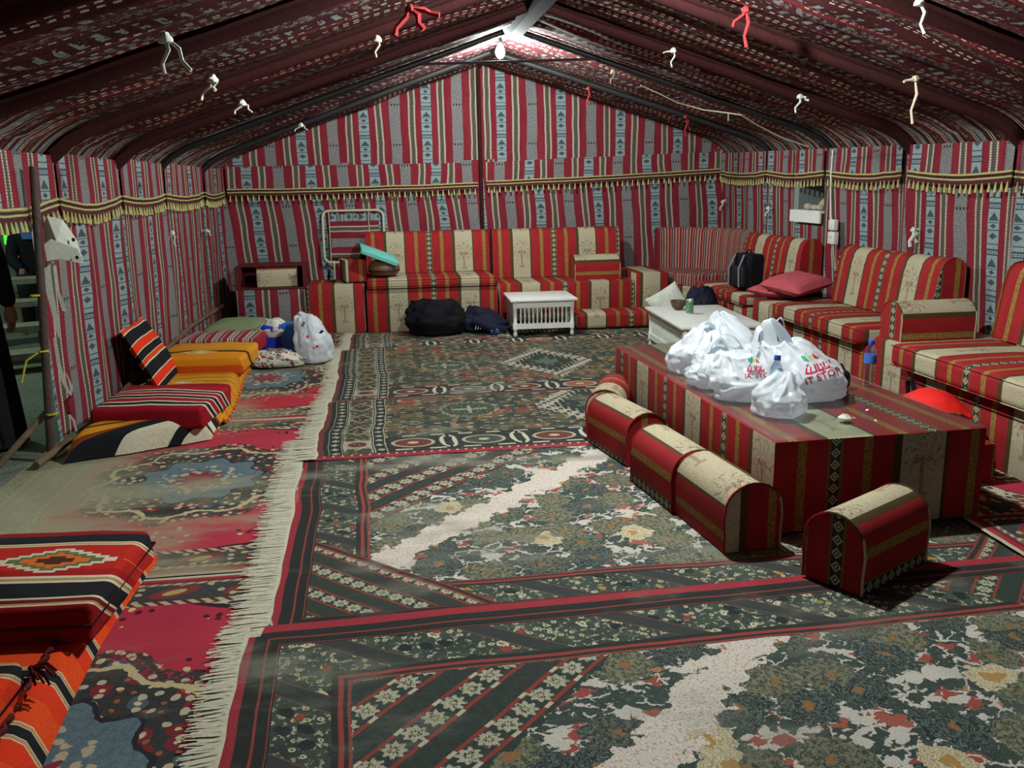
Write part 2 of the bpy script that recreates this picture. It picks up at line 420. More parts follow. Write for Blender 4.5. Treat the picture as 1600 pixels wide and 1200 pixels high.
# ------------------------------------------------------------------ mesh helpers
class MB:
    def __init__(s): s.V = []; s.F = []; s.U = []; s.fm = []
    def add(s, V, F, U=None, mi=0):
        o = len(s.V); s.V += [tuple(v) for v in V]; s.F += [tuple(i + o for i in f) for f in F]
        s.U += list(U) if U else [None] * len(V); s.fm += [mi] * len(F)
        return s
    def box(s, x0, x1, y0, y1, z0, z1, mi=0):
        V = [(x, y, z) for z in (z0, z1) for y in (y0, y1) for x in (x0, x1)]
        return s.add(V, [(0, 2, 3, 1), (4, 5, 7, 6), (0, 1, 5, 4), (2, 6, 7, 3), (0, 4, 6, 2), (1, 3, 7, 5)], None, mi)
    def rbox(s, x0, x1, y0, y1, z0, z1, r=.02, seg=3, puff=0.0, n=1, jit=0.0, seed=0, mi=0):
        bm = bmesh.new(); bmesh.ops.create_cube(bm, size=1)
        for v in bm.verts:
            v.co = Vector(((x0 + x1) / 2 + v.co.x * (x1 - x0), (y0 + y1) / 2 + v.co.y * (y1 - y0), (z0 + z1) / 2 + v.co.z * (z1 - z0)))
        if n > 1: bmesh.ops.subdivide_edges(bm, edges=bm.edges[:], cuts=n - 1, use_grid_fill=True)
        sharp = [e for e in bm.edges if len(e.link_faces) == 2 and e.calc_face_angle(0) > 1.0]
        bmesh.ops.bevel(bm, geom=sharp, offset=r, segments=seg, profile=.5, affect='EDGES', clamp_overlap=True)
        if puff or jit:
            bm.normal_update()
            cx, cy, cz = (x0 + x1) / 2, (y0 + y1) / 2, (z0 + z1) / 2
            for v in bm.verts:
                a, b, c = (2 * (v.co.x - cx) / (x1 - x0), 2 * (v.co.y - cy) / (y1 - y0), 2 * (v.co.z - cz) / (z1 - z0))
                k = puff * max(0, 1 - a * a) * max(0, 1 - b * b)
                if c > 0: v.co.z += k
                if jit: v.co += Vector(noise.noise_vector(v.co * 6 + Vector((seed, 0, 0)))) * jit
        bm.verts.index_update()
        V = [v.co[:] for v in bm.verts]; F = [[v.index for v in f.verts] for f in bm.faces]
        bm.free()
        return s.add(V, F, None, mi)
    def tube(s, P, R, n=8, caps=True, mi=0):
        P = [Vector(p) for p in P]; R = R if isinstance(R, (list, tuple)) else [R] * len(P)
        V = []; prev = None
        for i, p in enumerate(P):
            t = (P[min(i + 1, len(P) - 1)] - P[max(i - 1, 0)]).normalized()
            if prev is None:
                a = Vector((0, 0, 1)) if abs(t.z) < .9 else Vector((1, 0, 0))
                x = t.cross(a).normalized()
            else: x = (prev - t * prev.dot(t)).normalized()
            prev = x; y = t.cross(x)
            V += [p + (x * cos(2 * pi * k / n) + y * sin(2 * pi * k / n)) * R[i] for k in range(n)]
        F = []
        for i in range(len(P) - 1):
            for k in range(n):
                a, b = i * n + k, i * n + (k + 1) % n
                F.append((a, b, b + n, a + n))
        if caps: F += [tuple(range(n))[::-1], tuple(range((len(P) - 1) * n, len(P) * n))]
        return s.add(V, F, None, mi)
    def lathe(s, prof, n=16, c=(0, 0, 0), mi=0):
        V = []; F = []; m = len(prof)
        for r, z in prof:
            V += [(c[0] + r * cos(2 * pi * k / n), c[1] + r * sin(2 * pi * k / n), c[2] + z) for k in range(n)]
        for i in range(m - 1):
            for k in range(n):
                a, b = i * n + k, i * n + (k + 1) % n
                F.append((a, b, b + n, a + n))
        F += [tuple(range(n))[::-1], tuple(range((m - 1) * n, m * n))]
        return s.add(V, F, None, mi)
    def prism(s, prof, axis, a0, a1, n=1, mi=0, cap=True):
        """closed 2-D outline swept along x ('x': prof is (y,z)) or y ('y': prof is (x,z))"""
        V = []; F = []; m = len(prof)
        for i in range(n + 1):
            t = a0 + (a1 - a0) * i / n
            V += [(t, p[0], p[1]) if axis == 'x' else (p[0], t, p[1]) for p in prof]
        for i in range(n):
            for k in range(m):
                a, b = i * m + k, i * m + (k + 1) % m
                F.append((a, b, b + m, a + m))
        s.add(V, F, None, mi)
        if cap:
            for t, rev in ((a0, True), (a1, False)):
                C = [(t, p[0], p[1]) if axis == 'x' else (p[0], t, p[1]) for p in prof]
                ids = list(range(m)); s.add(C, [tuple(ids[::-1] if rev else ids)], None, mi)
        return s
    def grid(s, fn, nu, nv, mi=0, flip=False):
        """fn(u,v) -> (co, uv)"""
        V = []; U = []; F = []
        for j in range(nv + 1):
            for i in range(nu + 1):
                c, t = fn(i / nu, j / nv); V.append(c); U.append(t)
        for j in range(nv):
            for i in range(nu):
                a = j * (nu + 1) + i; q = (a, a + 1, a + nu + 2, a + nu + 1)
                F.append(q[::-1] if flip else q)
        return s.add(V, F, U, mi)
    def strip(s, P, wv, th=0.0, mi=0):
        """ribbon along P; wv = half width vector or list of them"""
        V = []; F = []
        for i, p in enumerate(P):
            w_ = Vector(wv[i] if isinstance(wv, list) else wv); V += [Vector(p) - w_, Vector(p) + w_]
        for i in range(len(P) - 1): F.append((2 * i, 2 * i + 1, 2 * i + 3, 2 * i + 2))
        return s.add(V, F, None, mi)
    def obj(s, name, mat, parent=None, uv=None, smooth=None, loc=None, rot=None, recalc=True):
        me = bpy.data.meshes.new(name); me.from_pydata(s.V, [], s.F); me.update()
        mats = mat if isinstance(mat, (list, tuple)) else [mat]
        for q in mats: me.materials.append(q)
        if len(mats) > 1: me.polygons.foreach_set('material_index', s.fm)
        if recalc:
            bm = bmesh.new(); bm.from_mesh(me); bmesh.ops.recalc_face_normals(bm, faces=bm.faces[:]); bm.to_mesh(me); bm.free()
        me.update()
        ul = me.uv_layers.new(name='UVMap')
        for p in me.polygons:
            for li, vi in zip(p.loop_indices, p.vertices):
                if uv: ul.data[li].uv = uv(Vector(s.V[vi]), p.normal)
                elif s.U[vi] is not None: ul.data[li].uv = s.U[vi]
                else:
                    c = s.V[vi]; ul.data[li].uv = (c[0] + c[1], c[2] + c[1])
        ang = 0.7 if smooth is None else smooth
        if ang:
            me.polygons.foreach_set('use_smooth', [True] * len(me.polygons))
            bm = bmesh.new(); bm.from_mesh(me)
            for e in bm.edges:
                if len(e.link_faces) == 2: e.smooth = e.calc_face_angle(0) < ang
            bm.to_mesh(me); bm.free()
        o = bpy.data.objects.new(name, me); COL.objects.link(o)
        if parent: o.parent = parent
        if loc: o.location = loc
        if rot: o.rotation_euler = rot
        return o

def tag(o, label=None, cat=None, group=None, kind=None):
    if label: o['label'] = label
    if cat: o['category'] = cat
    if group: o['group'] = group
    if kind: o['kind'] = kind
    return o
def thing(name, label, cat, loc=(0, 0, 0), rz=0.0, group=None, rot=None):
    o = bpy.data.objects.new(name, None); COL.objects.link(o); o.empty_display_size = .1
    o.location = loc; o.rotation_euler = rot if rot else (0, 0, rz)
    return tag(o, label, cat, group)
def struct(name):
    o = bpy.data.objects.new(name, None); COL.objects.link(o); o['kind'] = 'structure'
    return o
def copy_tree(o, parent=None):
    c = o.copy(); COL.objects.link(c)
    if parent: c.parent = parent
    for ch in list(o.children): copy_tree(ch, c)
    return c
def N(x, y, z=0.0): return noise.noise(Vector((x, y, z)))
def uv_len(x0=0.0, zoff=0.0, yoff=0.0, sc=1.0):
    """stripes across local x: end faces use the depth axis"""
    def f(c, n):
        if abs(n.x) > .75: return ((c.y + yoff) * sc, c.z + zoff)
        if abs(n.z) > .75: return ((c.x + x0) * sc, c.y + zoff)
        return ((c.x + x0) * sc, c.z + zoff)
    return f

# ------------------------------------------------------------------ materials used all over
SADU = mat_sadu()
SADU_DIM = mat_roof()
SOFA = mat_sofa()
TABLEF = mat_sofa('majlis_fabric_wide', .80)
THIN = mat_thin_stripe()
CRATE = plain('dark_red_board', h('5e1c22'), .7, .3, 20, .2)
MAROON = plain('maroon_cloth', h('381a1b'), .9, .3, 60, .1)
BLACKC = plain('black_cloth', h('14151a'), .85, .3, 40, .15)
NAVY = plain('navy_cloth', h('161b30'), .8, .4, 18, .25)
IRON = plain('rusty_iron', h('4a3a36'), .7, .4, 30, .35)
DIRON = plain('black_iron', h('1a1718'), .6, .3, 30, .35)
BRAID = plain('yellow_braid', h('aaa26c'), .85, .35, 120, .15)
BRAIDD = plain('maroon_braid', h('4c2226'), .85, .35, 120, .15)
TASSEL = plain('yellow_tassel', h('b3ab6e'), .85, .35, 90, .15)
WPAINT = plain('white_paint', h('d9dcd6'), .45, .08, 12, .4)
WCLOTH = plain('white_cotton', h('c9cdc0'), .9, .2, 30, .15)
ROPE = plain('cream_rope', h('b8ae96'), .9, .35, 160, .1)
REDRAG = plain('red_rag', h('7c2628'), .9, .3, 60, .1)
WOOD = plain('weathered_wood', h('6d5a44'), .8, .4, 14, .2)
FRING = plain('rug_fringe', h('c4c1aa'), .95, .25, 60, .1)

# ------------------------------------------------------------------ tent geometry
YB = 10.2; YF = -1.2
RX = 1.15; RZ = 2.76; XR = 3.97
def xl(y): return -1.93 + (y - 5.2) * .05 if y > 5.2 else -1.93
def ez_l(y): return 1.70 - (y - 5.2) * .012
def ez_r(y): return 1.70 + (y - 5.2) * .016
RIBS = [(-1.2, -1.2), (.4, .4), (1.6, 1.9), (2.8, 3.2), (4.0, 4.45), (5.2, 5.7), (6.4, 6.84), (7.6, 7.95), (8.87, 9.3), (10.2, 10.2)]   # (right wall Y, left wall Y)
def rib_xyz(i, side, t):
    """t 0 ridge .. 1 eave; rounded knee at the eave"""
    yr, yl = RIBS[i]; ye = yl if side < 0 else yr
    ya = (yr + yl) / 2 - .02; y = ya + (ye - ya) * t
    xe = xl(ye) if side < 0 else XR; ze = ez_l(ye) if side < 0 else ez_r(ye)
    x = RX + (xe - RX) * t
    k = .40 if side < 0 else .35
    z = RZ - (RZ - ze - .10) * t
    if t > .88:
        q = (t - .88) / .12; z -= .10 * q * q * q
    return Vector((x, y, z))
def roof_pt(side, t, w):
    """w counts ribs (fractional)"""
    i = min(int(w), len(RIBS) - 2); f = w - i
    return rib_xyz(i, side, t).lerp(rib_xyz(i + 1, side, t), f), f, i

# floor of packed sand
mt, p = newmat('packed_sand'); x, y, z = objxyz()
col = mixc(nz(x, y, 1.7, 5, .6), h('7e7c62'), h('a3a084')); col, g = grain(col, x, y, 60, .4); fin(p, col, .95, g, .5, .01, .1); SAND = mt
fo = MB().grid(lambda u, v: ((-2.0 + 6.1 * u, YF + (YB + .1 - YF) * v, -.002), (u * 6, v * 11)), 12, 20).obj('floor', SAND, smooth=0)
fo['kind'] = 'structure'

# roof cloth, one sheet per bay and slope
ceil = struct('ceiling')
for side in (-1, 1):
    for i in range(len(RIBS) - 1):
        def f(u, v, side=side, i=i):
            t = v
            P, ff, _ = roof_pt(side, t, i + min(u, .9999))
            sag = sin(pi * u)
            slope = 2.9 * t
            d = -.045 * sag * (1 - .5 * t) + .018 * N(P.y * 5.0, slope * 2.2, side * 3 + i) * (0.3 + sag) + .012 * sin(P.y * 30 + 2 * N(slope * 2, i)) * sag
            P.z += d * (1.0 if t < .97 else .2)
            return (P[:], (P.y + .05 * N(slope * 1.3, P.y), slope))
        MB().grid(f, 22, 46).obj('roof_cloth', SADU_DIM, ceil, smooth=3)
# ribs: steel hoops in cloth sleeves, the one at the lamp bare
for i in range(1, len(RIBS) - 1):
    bare = i in (7, 8)
    mb = MB()
    for side in (-1, 1):
        P = [rib_xyz(i, side, t / 24) - Vector((0, 0, .035)) for t in range(25)]
        R = .026 if i == 7 else (.03 if bare else .05)
        mb.tube(P, R, 8)
    o = mb.obj('trim_%d' % i, DIRON if bare else MAROON, smooth=1.0); o['kind'] = 'structure'
    o['label'] = 'bare black roof hoop beside the lit bulb' if i == 7 else None or 'roof hoop'
    del o['label']
    # soft cloth sleeve folds beside each hoop
    if not bare:
        for side in (-1, 1):
            def g_(u, v, side=side, i=i):
                P = rib_xyz(i, side, v * .985); P.y += (u - .5) * .15; P.z += -.028 - .022 * cos((u - .5) * pi) + .008 * N(v * 9, u * 3, i)
                return (P[:], (u, v))
            MB().grid(g_, 6, 26).obj('rib_sleeve', MAROON, o, smooth=3)
# ridge beam and thinner end piece
mb = MB(); mb.prism([(RX - .10, 2.73), (RX - .055, 2.64), (RX + .055, 2.64), (RX + .10, 2.73), (RX, 2.77)], 'y', YF, 7.66, 8)
o = mb.obj('trim_10', plain('grey_ridge_cloth', h('151516'), .9, .4, 30, .1)); o['kind'] = 'structure'
mb = MB().tube([(RX, 7.66, 2.72), (RX, 10.2, 2.73)], .028, 8); o = mb.obj('trim_11', DIRON); o['kind'] = 'structure'
o = MB().tube([(.40, 7.72, 2.445), (1.86, 7.60, 2.475)], .011, 8).obj('tie_bar', DIRON)
tag(o, 'thin dark tie bar spanning the roof hoop just under the lit bulb', 'bar')

# ---- cloth wall builder
def cloth(parent, name, P0, P1, z0, z1, lean=0.0, amp=.018, seed=0, nu=36, nv=16, u0=0.0, zt1=None, inward=Vector((0, 1, 0)), gather=.03, zb=None, sagb=0.0, mat=None, off=0.0, vflip=0.0):
    P0 = Vector(P0); P1 = Vector(P1); Ld = (P1 - P0).length; d = (P1 - P0).normalized()
    zt1 = z1 if zt1 is None else zt1
    def f(u, v):
        zb_ = z0 if zb is None else z0 + (zb - z0) * u
        zb_ -= sagb * sin(pi * u) + (.006 * N(u * 7, seed) if sagb else 0)
        top = z1 + (zt1 - z1) * u
        z = zb_ + (top - zb_) * v
        c = P0.lerp(P1, u)
        fold = amp * (N(u * Ld * 3.2 + seed, z * .5, seed) + .5 * N(u * Ld * 8.0 + seed, z * 1.1, seed + 9)) * (1.2 - .5 * v) + gather * (math.exp(-((u) / .05) ** 2) + math.exp(-((1 - u) / .05) ** 2))
        c = c + inward * (fold + off)
        wob = .016 * N(z * 3.0, u * Ld * 3, seed) * (1.3 - v)
        return ((c.x, c.y, z), (u0 + u * Ld + lean * (top - z) + wob, z + vflip))
    return MB().grid(f, nu, nv).obj(name, mat or SADU, parent, smooth=3)

def valance(parent, P0, P1, zt0, zt1, zb0, zb1, seed, inward, sag=.02, u0=0.0):
    """hanging upper strip with a braid and a row of tassels"""
    P0 = Vector(P0); P1 = Vector(P1); Ld = (P1 - P0).length
    va = cloth(parent, 'valance', P0, P1, zb0, zt0, 0, .012, seed, 40, 8, u0, zt1, inward, .01, zb1, sag, off=.035)
    def edge(u):
        c = P0.lerp(P1, u); z = zb0 + (zb1 - zb0) * u - sag * sin(pi * u) - .006 * N(u * 7, seed)
        fold = .012 * (N(u * Ld * 3.2 + seed, z * .5, seed) + .5 * N(u * Ld * 8 + seed, z * 1.1, seed + 9)) * 1.2
        return c + inward * (fold + .045) + Vector((0, 0, z - c.z))
    n = max(8, int(Ld * 14))
    for dz, m_, r in ((.006, BRAID, .009), (-.012, BRAIDD, .006), (-.026, BRAID, .008)):
        MB().tube([edge(k / n) + Vector((0, 0, dz)) for k in range(n + 1)], r, 6).obj('braid', m_, va, smooth=1.2)
    mb = MB(); mh = MB()
    def g_(u, v):
        e = edge(u); return ((e.x, e.y, e.z - .03 - .035 * v), (u, v))
    mh.grid(g_, n, 1)
    mh.obj('braid_band', BRAIDD, va, smooth=3)
    k = int(Ld / .060)
    rr = random.Random(seed)
    for q in range(k):
        e = edge((q + .5) / k); j = rr.uniform(-.006, .006)
        mb.tube([(e.x, e.y, e.z - .055), (e.x + j * .5, e.y, e.z - .085 + j), (e.x + j, e.y + j, e.z - .115 + j)], [.004, .009, .012], 6)
    t = mb.obj('tassel_fringe', TASSEL, va, smooth=1.2); t['kind'] = 'stuff'
    return va

# ---- back wall
wb = struct('wall_back')
inB = Vector((0, -1, 0))
XBL = -1.66
cloth(wb, 'cloth_panel', (XBL - .05, YB, 0), (1.14, YB, 0), 0, 1.72, -.10, .02, 3, 60, 16, .40, 1.74, inB)
cloth(wb, 'cloth_panel', (1.14, YB, 0), (XR, YB, 0), 0, 1.74, -.07, .02, 8, 60, 16, .10, 1.84, inB)
for (a0, a1, sd, uo) in ((XBL - .1, 1.12, 21, .17), (1.12, XR + .02, 23, .02)):
    def f(u, v, a0=a0, a1=a1, sd=sd, uo=uo):
        x = a0 + (a1 - a0) * u
        tt_ = abs(x - RX) / (RX - xl(YB) if x < RX else XR - RX)
        zt = rib_xyz(9, -1 if x < RX else 1, min(1, tt_)).z + .03
        z = 1.66 + (max(zt, 1.665) - 1.66) * v
        return ((x, YB - .01 - .012 * N(x * 4, z, sd), z), (x + uo + .01 * (z - 1.66), z + .2))
    MB().grid(f, 60, 12).obj('gable_cloth', SADU, wb, smooth=3)
valance(wb, (XBL + .06, YB - .03, 0), (1.10, YB - .03, 0), 1.70, 1.71, 1.455, 1.485, 31, inB, .012, .52)
valance(wb, (1.19, YB - .03, 0), (XR - .03, YB - .03, 0), 1.715, 1.80, 1.50, 1.60, 32, inB, .012, .24)
# seam post in the middle of the back wall
mb = MB().tube([(1.14, YB - .06, 0.9), (1.13, YB - .06, 2.7)], .022, 8); o = mb.obj('trim_12', MAROON); o['kind'] = 'structure'
# ---- left wall
wl = struct('wall_left'); inL = Vector((1, 0, 0))
LB = [5.27, 5.7, 6.84, 7.95, 9.3, 10.2]
segs = [(5.36, 6.84, 2), (6.84, 7.95, 4), (7.95, 9.3, 5), (9.3, 10.2, 6)]
for y0, y1, sd in segs:
    cloth(wl, 'cloth_panel', (xl(y0), y0, 0), (xl(y1), y1, 0), .05, 1.70, .03, .03, sd * 3 + 1, 44, 18, .33 * sd, 1.68, inL, .02)
for y0, y1, sd in [(4.45, 5.68, 1), (5.72, 6.82, 2), (6.86, 7.93, 3), (7.97, 9.28, 4), (9.32, 10.15, 5)]:
    valance(wl, (xl(y0), y0, 0), (xl(y1), y1, 0), 1.71, 1.69, 1.435, 1.435, 40 + sd, inL, .045 if sd < 3 else .03, .31 * sd)
cloth(wl, 'cloth_panel', (xl(2), YF, 0), (xl(4), 3.9, 0), .0, 1.72, .0, .03, 70, 40, 8, 0, 1.72, inL)
cloth(wl, 'cloth_panel', (xl(2), YF, 0), (xl(4), 4.5, 0), 1.45, 1.72, .0, .01, 71, 20, 3, 0, 1.72, inL)
# ---- right wall, with an opening that holds a small hatch
wr = struct('wall_right'); inR = Vector((-1, 0, 0))
segr = [(10.2, 8.87, 1), (7.62, 6.4, 3), (6.4, 5.2, 4), (5.2, 4.0, 5), (4.0, 2.0, 6), (2.0, YF, 7)]
for y0, y1, sd in segr:
    cloth(wr, 'cloth_panel', (XR, y0, 0), (XR, y1, 0), .02, ez_r(y0), -.10, .022, sd * 5 + 2, 44, 16, .29 * sd, ez_r(y1), inR, .025)
OP = (8.30, 7.72, 1.14, 1.46)     # opening y far, y near, z low, z high
cloth(wr, 'cloth_panel', (XR, 8.87, 0), (XR, OP[0], 0), .02, ez_r(8.87), -.10, .012, 81, 22, 16, .1, ez_r(8.3), inR, .015)
cloth(wr, 'cloth_panel', (XR, OP[0], 0), (XR, OP[1], 0), .02, OP[2] - .07, -.10, .006, 82, 22, 10, .67, None, inR, .0)
cloth(wr, 'cloth_panel', (XR, OP[0], 0), (XR, OP[1], 0), OP[3], ez_r(8.1), 0, .004, 83, 22, 5, .67, ez_r(7.7), inR, .0)
cloth(wr, 'cloth_panel', (XR, OP[1], 0), (XR, 7.62, 0), .02, ez_r(7.7), 0, .004, 84, 8, 16, .2, None, inR, .01)
for y0, y1, sd in [(10.12, 8.89, 1), (8.85, 7.66, 2), (7.58, 6.44, 3), (6.34, 5.2, 4), (5.18, 4.0, 5)]:
    valance(wr, (XR - .02, y0, 0), (XR - .02, y1, 0), ez_r(y0), ez_r(y1), 1.59 - sd * .017, 1.57 - sd * .015, 60 + sd, inR, .028, .33 * sd)
# lamps
EM = bpy.data.materials.new('lamp_glow'); EM.use_nodes = True
nt = EM.node_tree; nt.nodes.remove(nt.nodes['Principled BSDF']); e = nt.nodes.new('ShaderNodeEmission')
nt.links.new(e.outputs[0], nt.nodes['Material Output'].inputs[0]); e.inputs[0].default_value = (.93, 1, .97, 1); e.inputs[1].default_value = BULB_POWER
EM2 = EM.copy(); EM2.node_tree.nodes['Emission'].inputs[1].default_value = BULB2_POWER
for k, (bp, bpow) in enumerate(BULBS):
    t = thing('hanging_bulb', 'bright white bulb hanging from the roof ridge above the tie bar' if k == 0 else 'second white bulb hanging from the ridge nearer the viewer, above the frame', 'lamp', bp)
    MB().lathe([(.004, -.075), (.02, -.07), (.034, -.05), (.04, -.025), (.036, .0), (.026, .02), (.018, .035)], 14).obj('glass_bulb', EM if k == 0 else EM2, t)
    MB().lathe([(.018, .035), (.021, .04), (.021, .085), (.010, .10)], 12).obj('socket', DIRON, t)
    MB().tube([(0, 0, .09), (.3 * (RX - bp[0]), 0, .115), (RX - bp[0], 0, 2.73 - bp[2])], .005, 6).obj('cord', DIRON, t)
# rugs
def rug(name, label, Wd, L, mat, loc, rz, z, th=.008, fringe=None, seed=0, wave=.003, nu=30, nv=24, bend=0.0):
    """UV: a from the left edge, b from the far edge toward the viewer"""
    t = thing(name, label, 'rug', (loc[0], loc[1], 0), rz)
    ed = lambda v: bend * N(v * 3.0, seed + .5) + .012 * N(v * 9, seed)
    def f(u, v):
        a = u * Wd; b = v * L
        zz = z + wave * (1 + N(a * 2.2, b * 2.2, seed)) + (0 if 0 < u < 1 and 0 < v < 1 else -.006)
        return ((a + ed(v) * (1 - u), -b + .008 * N(a * 3, seed + 3) * 1, zz), (a, b))
    MB().grid(f, nu, nv, flip=True).obj('pile', mat, t, smooth=3, recalc=False)
    if fringe:
        mb = MB(); rr = random.Random(seed)
        fw_ = fringe
        n = int(L / .007)
        for k in range(n):
            v = (k + rr.random()) / n; b = -v * L; x0 = ed(v) + .012
            l = fw_ * rr.uniform(.8, 1.1); dy = rr.uniform(-.02, .02); w_ = rr.uniform(.0025, .004)
            z0 = z + .008
            P = [(x0, b, z0), (x0 - l * .5, b + dy * .5, z0 - .002), (x0 - l, b + dy, max(.012, z0 - .004))]
            mb.strip(P, [(0, w_, 0), (0, w_ * 1.3, 0), (0, w_ * .8, 0)])
        o = mb.obj('fringe', FRING, t, smooth=0, recalc=False); o['kind'] = 'stuff'
        def f2(u, v):
            return ((ed(v) + .02 - fw_ * .72 * u + .008 * N(v * 14, u), -v * L, z + .003 - .002 * u), (u, v))
        MB().grid(f2, 3, 40).obj('fringe_band', FRING, t, smooth=3)
    return t
rug('persian_rug', 'red patterned rug with blue medallion beside the near orange mattress', 1.8, 2.5, mat_persian('red_rug_near', 1.8, 2.5, .10, 3.0), (-1.9, 3.43), 0, .004, seed=1)
rug('persian_rug', 'sandy worn red rug in front of the far mattress end, half hidden by dust', 1.8, 2.42, mat_persian('red_rug_dusty', 1.8, 2.42, .52, 7.3, h('a83248'), grad=.30), (-1.9, 5.86), 0, .0045, seed=2)
rug('persian_rug', 'bright red rug under the white shopping bags by the far left mattress', 1.8, 2.6, mat_persian('red_rug_far', 1.8, 2.6, .34, 1.7, h('aa2c32'), grad=.1), (-1.85, 8.46), 0, .005, seed=3)
rug('persian_rug', 'red rug strip running along the back left ottoman', 1.4, 1.4, mat_persian('red_rug_back', 1.4, 1.4, .3, 4.7, h('a02a30')), (-1.72, 9.9), 0, .0055, seed=4)
rug('tribal_rug', 'dark tribal rug farthest back, in front of the long sofa', 3.2, 1.0, mat_geo_rug('tribal_rug_back', 3.2, 1.0, [(1.75, .3, .36, .42)], .1, 2.0), (-.36, 9.19), 0, .010, fringe=.10, seed=5, bend=.03)
rug('tribal_rug', 'dark tribal rug with white stepped medallion, before the small white table', 3.2, 2.13, mat_geo_rug('tribal_rug_mid', 3.2, 2.13, [(1.75, 1.02, .38, .44)], .08, 5.0), (-.40, 8.31), 0, .015, fringe=.11, seed=6, bend=.03)
rug('tribal_rug', 'dark tribal rug with an oval row, bordering the big flowered rug', 3.2, 1.4, mat_geo_rug('tribal_rug_front', 3.2, 1.4, [(1.82, .45, .40, .46)], .08, 8.0), (-.44, 6.23), 0, .020, fringe=.12, seed=7, bend=.03)
rug('floral_rug', 'big dark floral rug with cream diagonal band, under the bolsters', 3.5, 2.42, mat_flower_rug('floral_rug_mid', 3.5, 2.42, 2.16, .22, 1.0), (-.485, 5.27), 0, .010, fringe=.14, seed=8, bend=.03)
rug('floral_rug', 'nearest dark floral rug with bright red edge band, at the bottom of the view', 3.5, 2.6, mat_flower_rug('floral_rug_near', 3.5, 2.6, 1.98, .16, 9.0, True), (-.525, 2.925), radians(1.6), .019, fringe=.10, seed=9, bend=.02)
rug('prayer_rug', 'small red bordered rug corner with pale fringe right of the striped table', 1.5, 1.1, mat_persian('small_rug', 1.5, 1.1, .1, 6.0), (2.47, 3.40), radians(-3), .034, seed=10)
rug('persian_rug', 'red rug between the striped table and the right sofa', 0.5, 1.9, mat_persian('red_rug_right', 1.0, 1.9, .15, 6.6), (2.56, 5.2), 0, .030, seed=11)
# ------------------------------------------------------------------ majlis furniture
def back_profile(y0, hz0, hz1, th, lean=.06):
    P = [(y0, hz0), (y0 + lean * .8, hz1 - .12)]
    cy, r = y0 + lean + th / 2, th / 2
    for k in range(9):
        a = pi - pi * k / 8; P.append((cy + r * cos(a), hz1 - r + r * sin(a) * 1.0))
    P += [(y0 + lean + th, hz0)]
    return P
def sofa(label, loc, rz, L, D=.62, base_h=.42, seat_t=.12, back_h=.98, over=.03, seat=True, x0=-.22, group='striped majlis sofas', bx=(0, None), mat=SOFA, base=True, seat_rng=None, slide=0.0):
    t = thing('majlis_sofa', label, 'sofa', loc, rz, group)
    uf = uv_len(x0)
    zs = base_h + (seat_t if seat else 0)
    if base: MB().rbox(0, L, 0, D + .16, 0, base_h, .018, 2).obj('base', mat, t, uf)
    if seat:
        a, b = seat_rng or (0.005, L - .005)
        mb = MB().rbox(a, b, -over - slide, D - .02 - slide, base_h + .003, base_h + seat_t, .035, 3, .012, 3)
        o = mb.obj('seat_cushion', mat, t, uf)
        for dz in (.004, seat_t - .02):
            y_ = -over - slide + .002
            MB().tube([(a + .01, y_, base_h + dz + .008), (b - .01, y_, base_h + dz + .008)], .004, 5).obj('piping', mat, o, uf)
    b0, b1 = bx; b1 = L if b1 is None else b1
    mb = MB().prism(back_profile(D - .04, zs + .004 if seat else base_h + .004, back_h, .17), 'x', b0 + .01, b1 - .01, 10)
    o = mb.obj('backrest', mat, t, uf, smooth=.9)
    for xx in (b0 + .012, b1 - .012):
        MB().tube([(xx, p[0], p[1]) for p in back_profile(D - .045, zs + .01, back_h + .004, .18)], .006, 5).obj('piping', mat, o, uf)
    return t
def bolster(label, loc, rz, L=.47, w=.24, hh=.27, vo=.0, eo=.3, group='dome topped bolsters', stripes_across=False, uo=0.0):
    t = thing('bolster', label, 'bolster', loc, rz, group)
    P = [(-w / 2, 0), (-w / 2, hh * .25), (-w / 2 - .004, hh * .5)]
    for k in range(13):
        a = pi - pi * k / 12; P.append(((w / 2) * cos(a), hh * .62 + (hh * .38) * sin(a)))
    P += [(w / 2 + .004, hh * .5), (w / 2, hh * .25), (w / 2, 0)]
    # unrolled length along the outline
    S = [0]
    for i in range(1, len(P)): S.append(S[-1] + sqrt((P[i][0] - P[i - 1][0]) ** 2 + (P[i][1] - P[i - 1][1]) ** 2))
    V = []; U = []; F = []; n = 8
    for i in range(n + 1):
        x = -L / 2 + L * i / n
        for (y, z), s_ in zip(P, S):
            V.append((x, y, z)); U.append((uo + x, s_) if stripes_across else (s_ + vo, x))
    m_ = len(P)
    for i in range(n):
        for k in range(m_ - 1):
            a = i * m_ + k; F.append((a, a + 1, a + m_ + 1, a + m_))
    F.append(tuple([0, m_ - 1, m_ + m_ - 1 - 0, m_])) if False else None
    F = [f for f in F if f]
    mb = MB().add(V, F, U)
    mb.add([(-L / 2, -w / 2, 0), (L / 2, -w / 2, 0), (L / 2, w / 2, 0), (-L / 2, w / 2, 0)], [(0, 3, 2, 1)], [(0, 0)] * 4)
    mb.obj('cover', SOFA, t, smooth=.9)
    for sgn in (-1, 1):
        xx = sgn * (L / 2 + .0015)
        C = [(xx, y, z) for y, z in P]; ids = list(range(m_))
        MB().add(C, [ids if sgn > 0 else ids[::-1]], [(eo + y, z) for y, z in P]).obj('end_panel', SOFA, t)
        MB().tube([(sgn * (L / 2 + .001), y, z) for y, z in P], .005, 5).obj('piping', SOFA, t, lambda c, n: (.2 + c.y * .1, c.z))
    return t

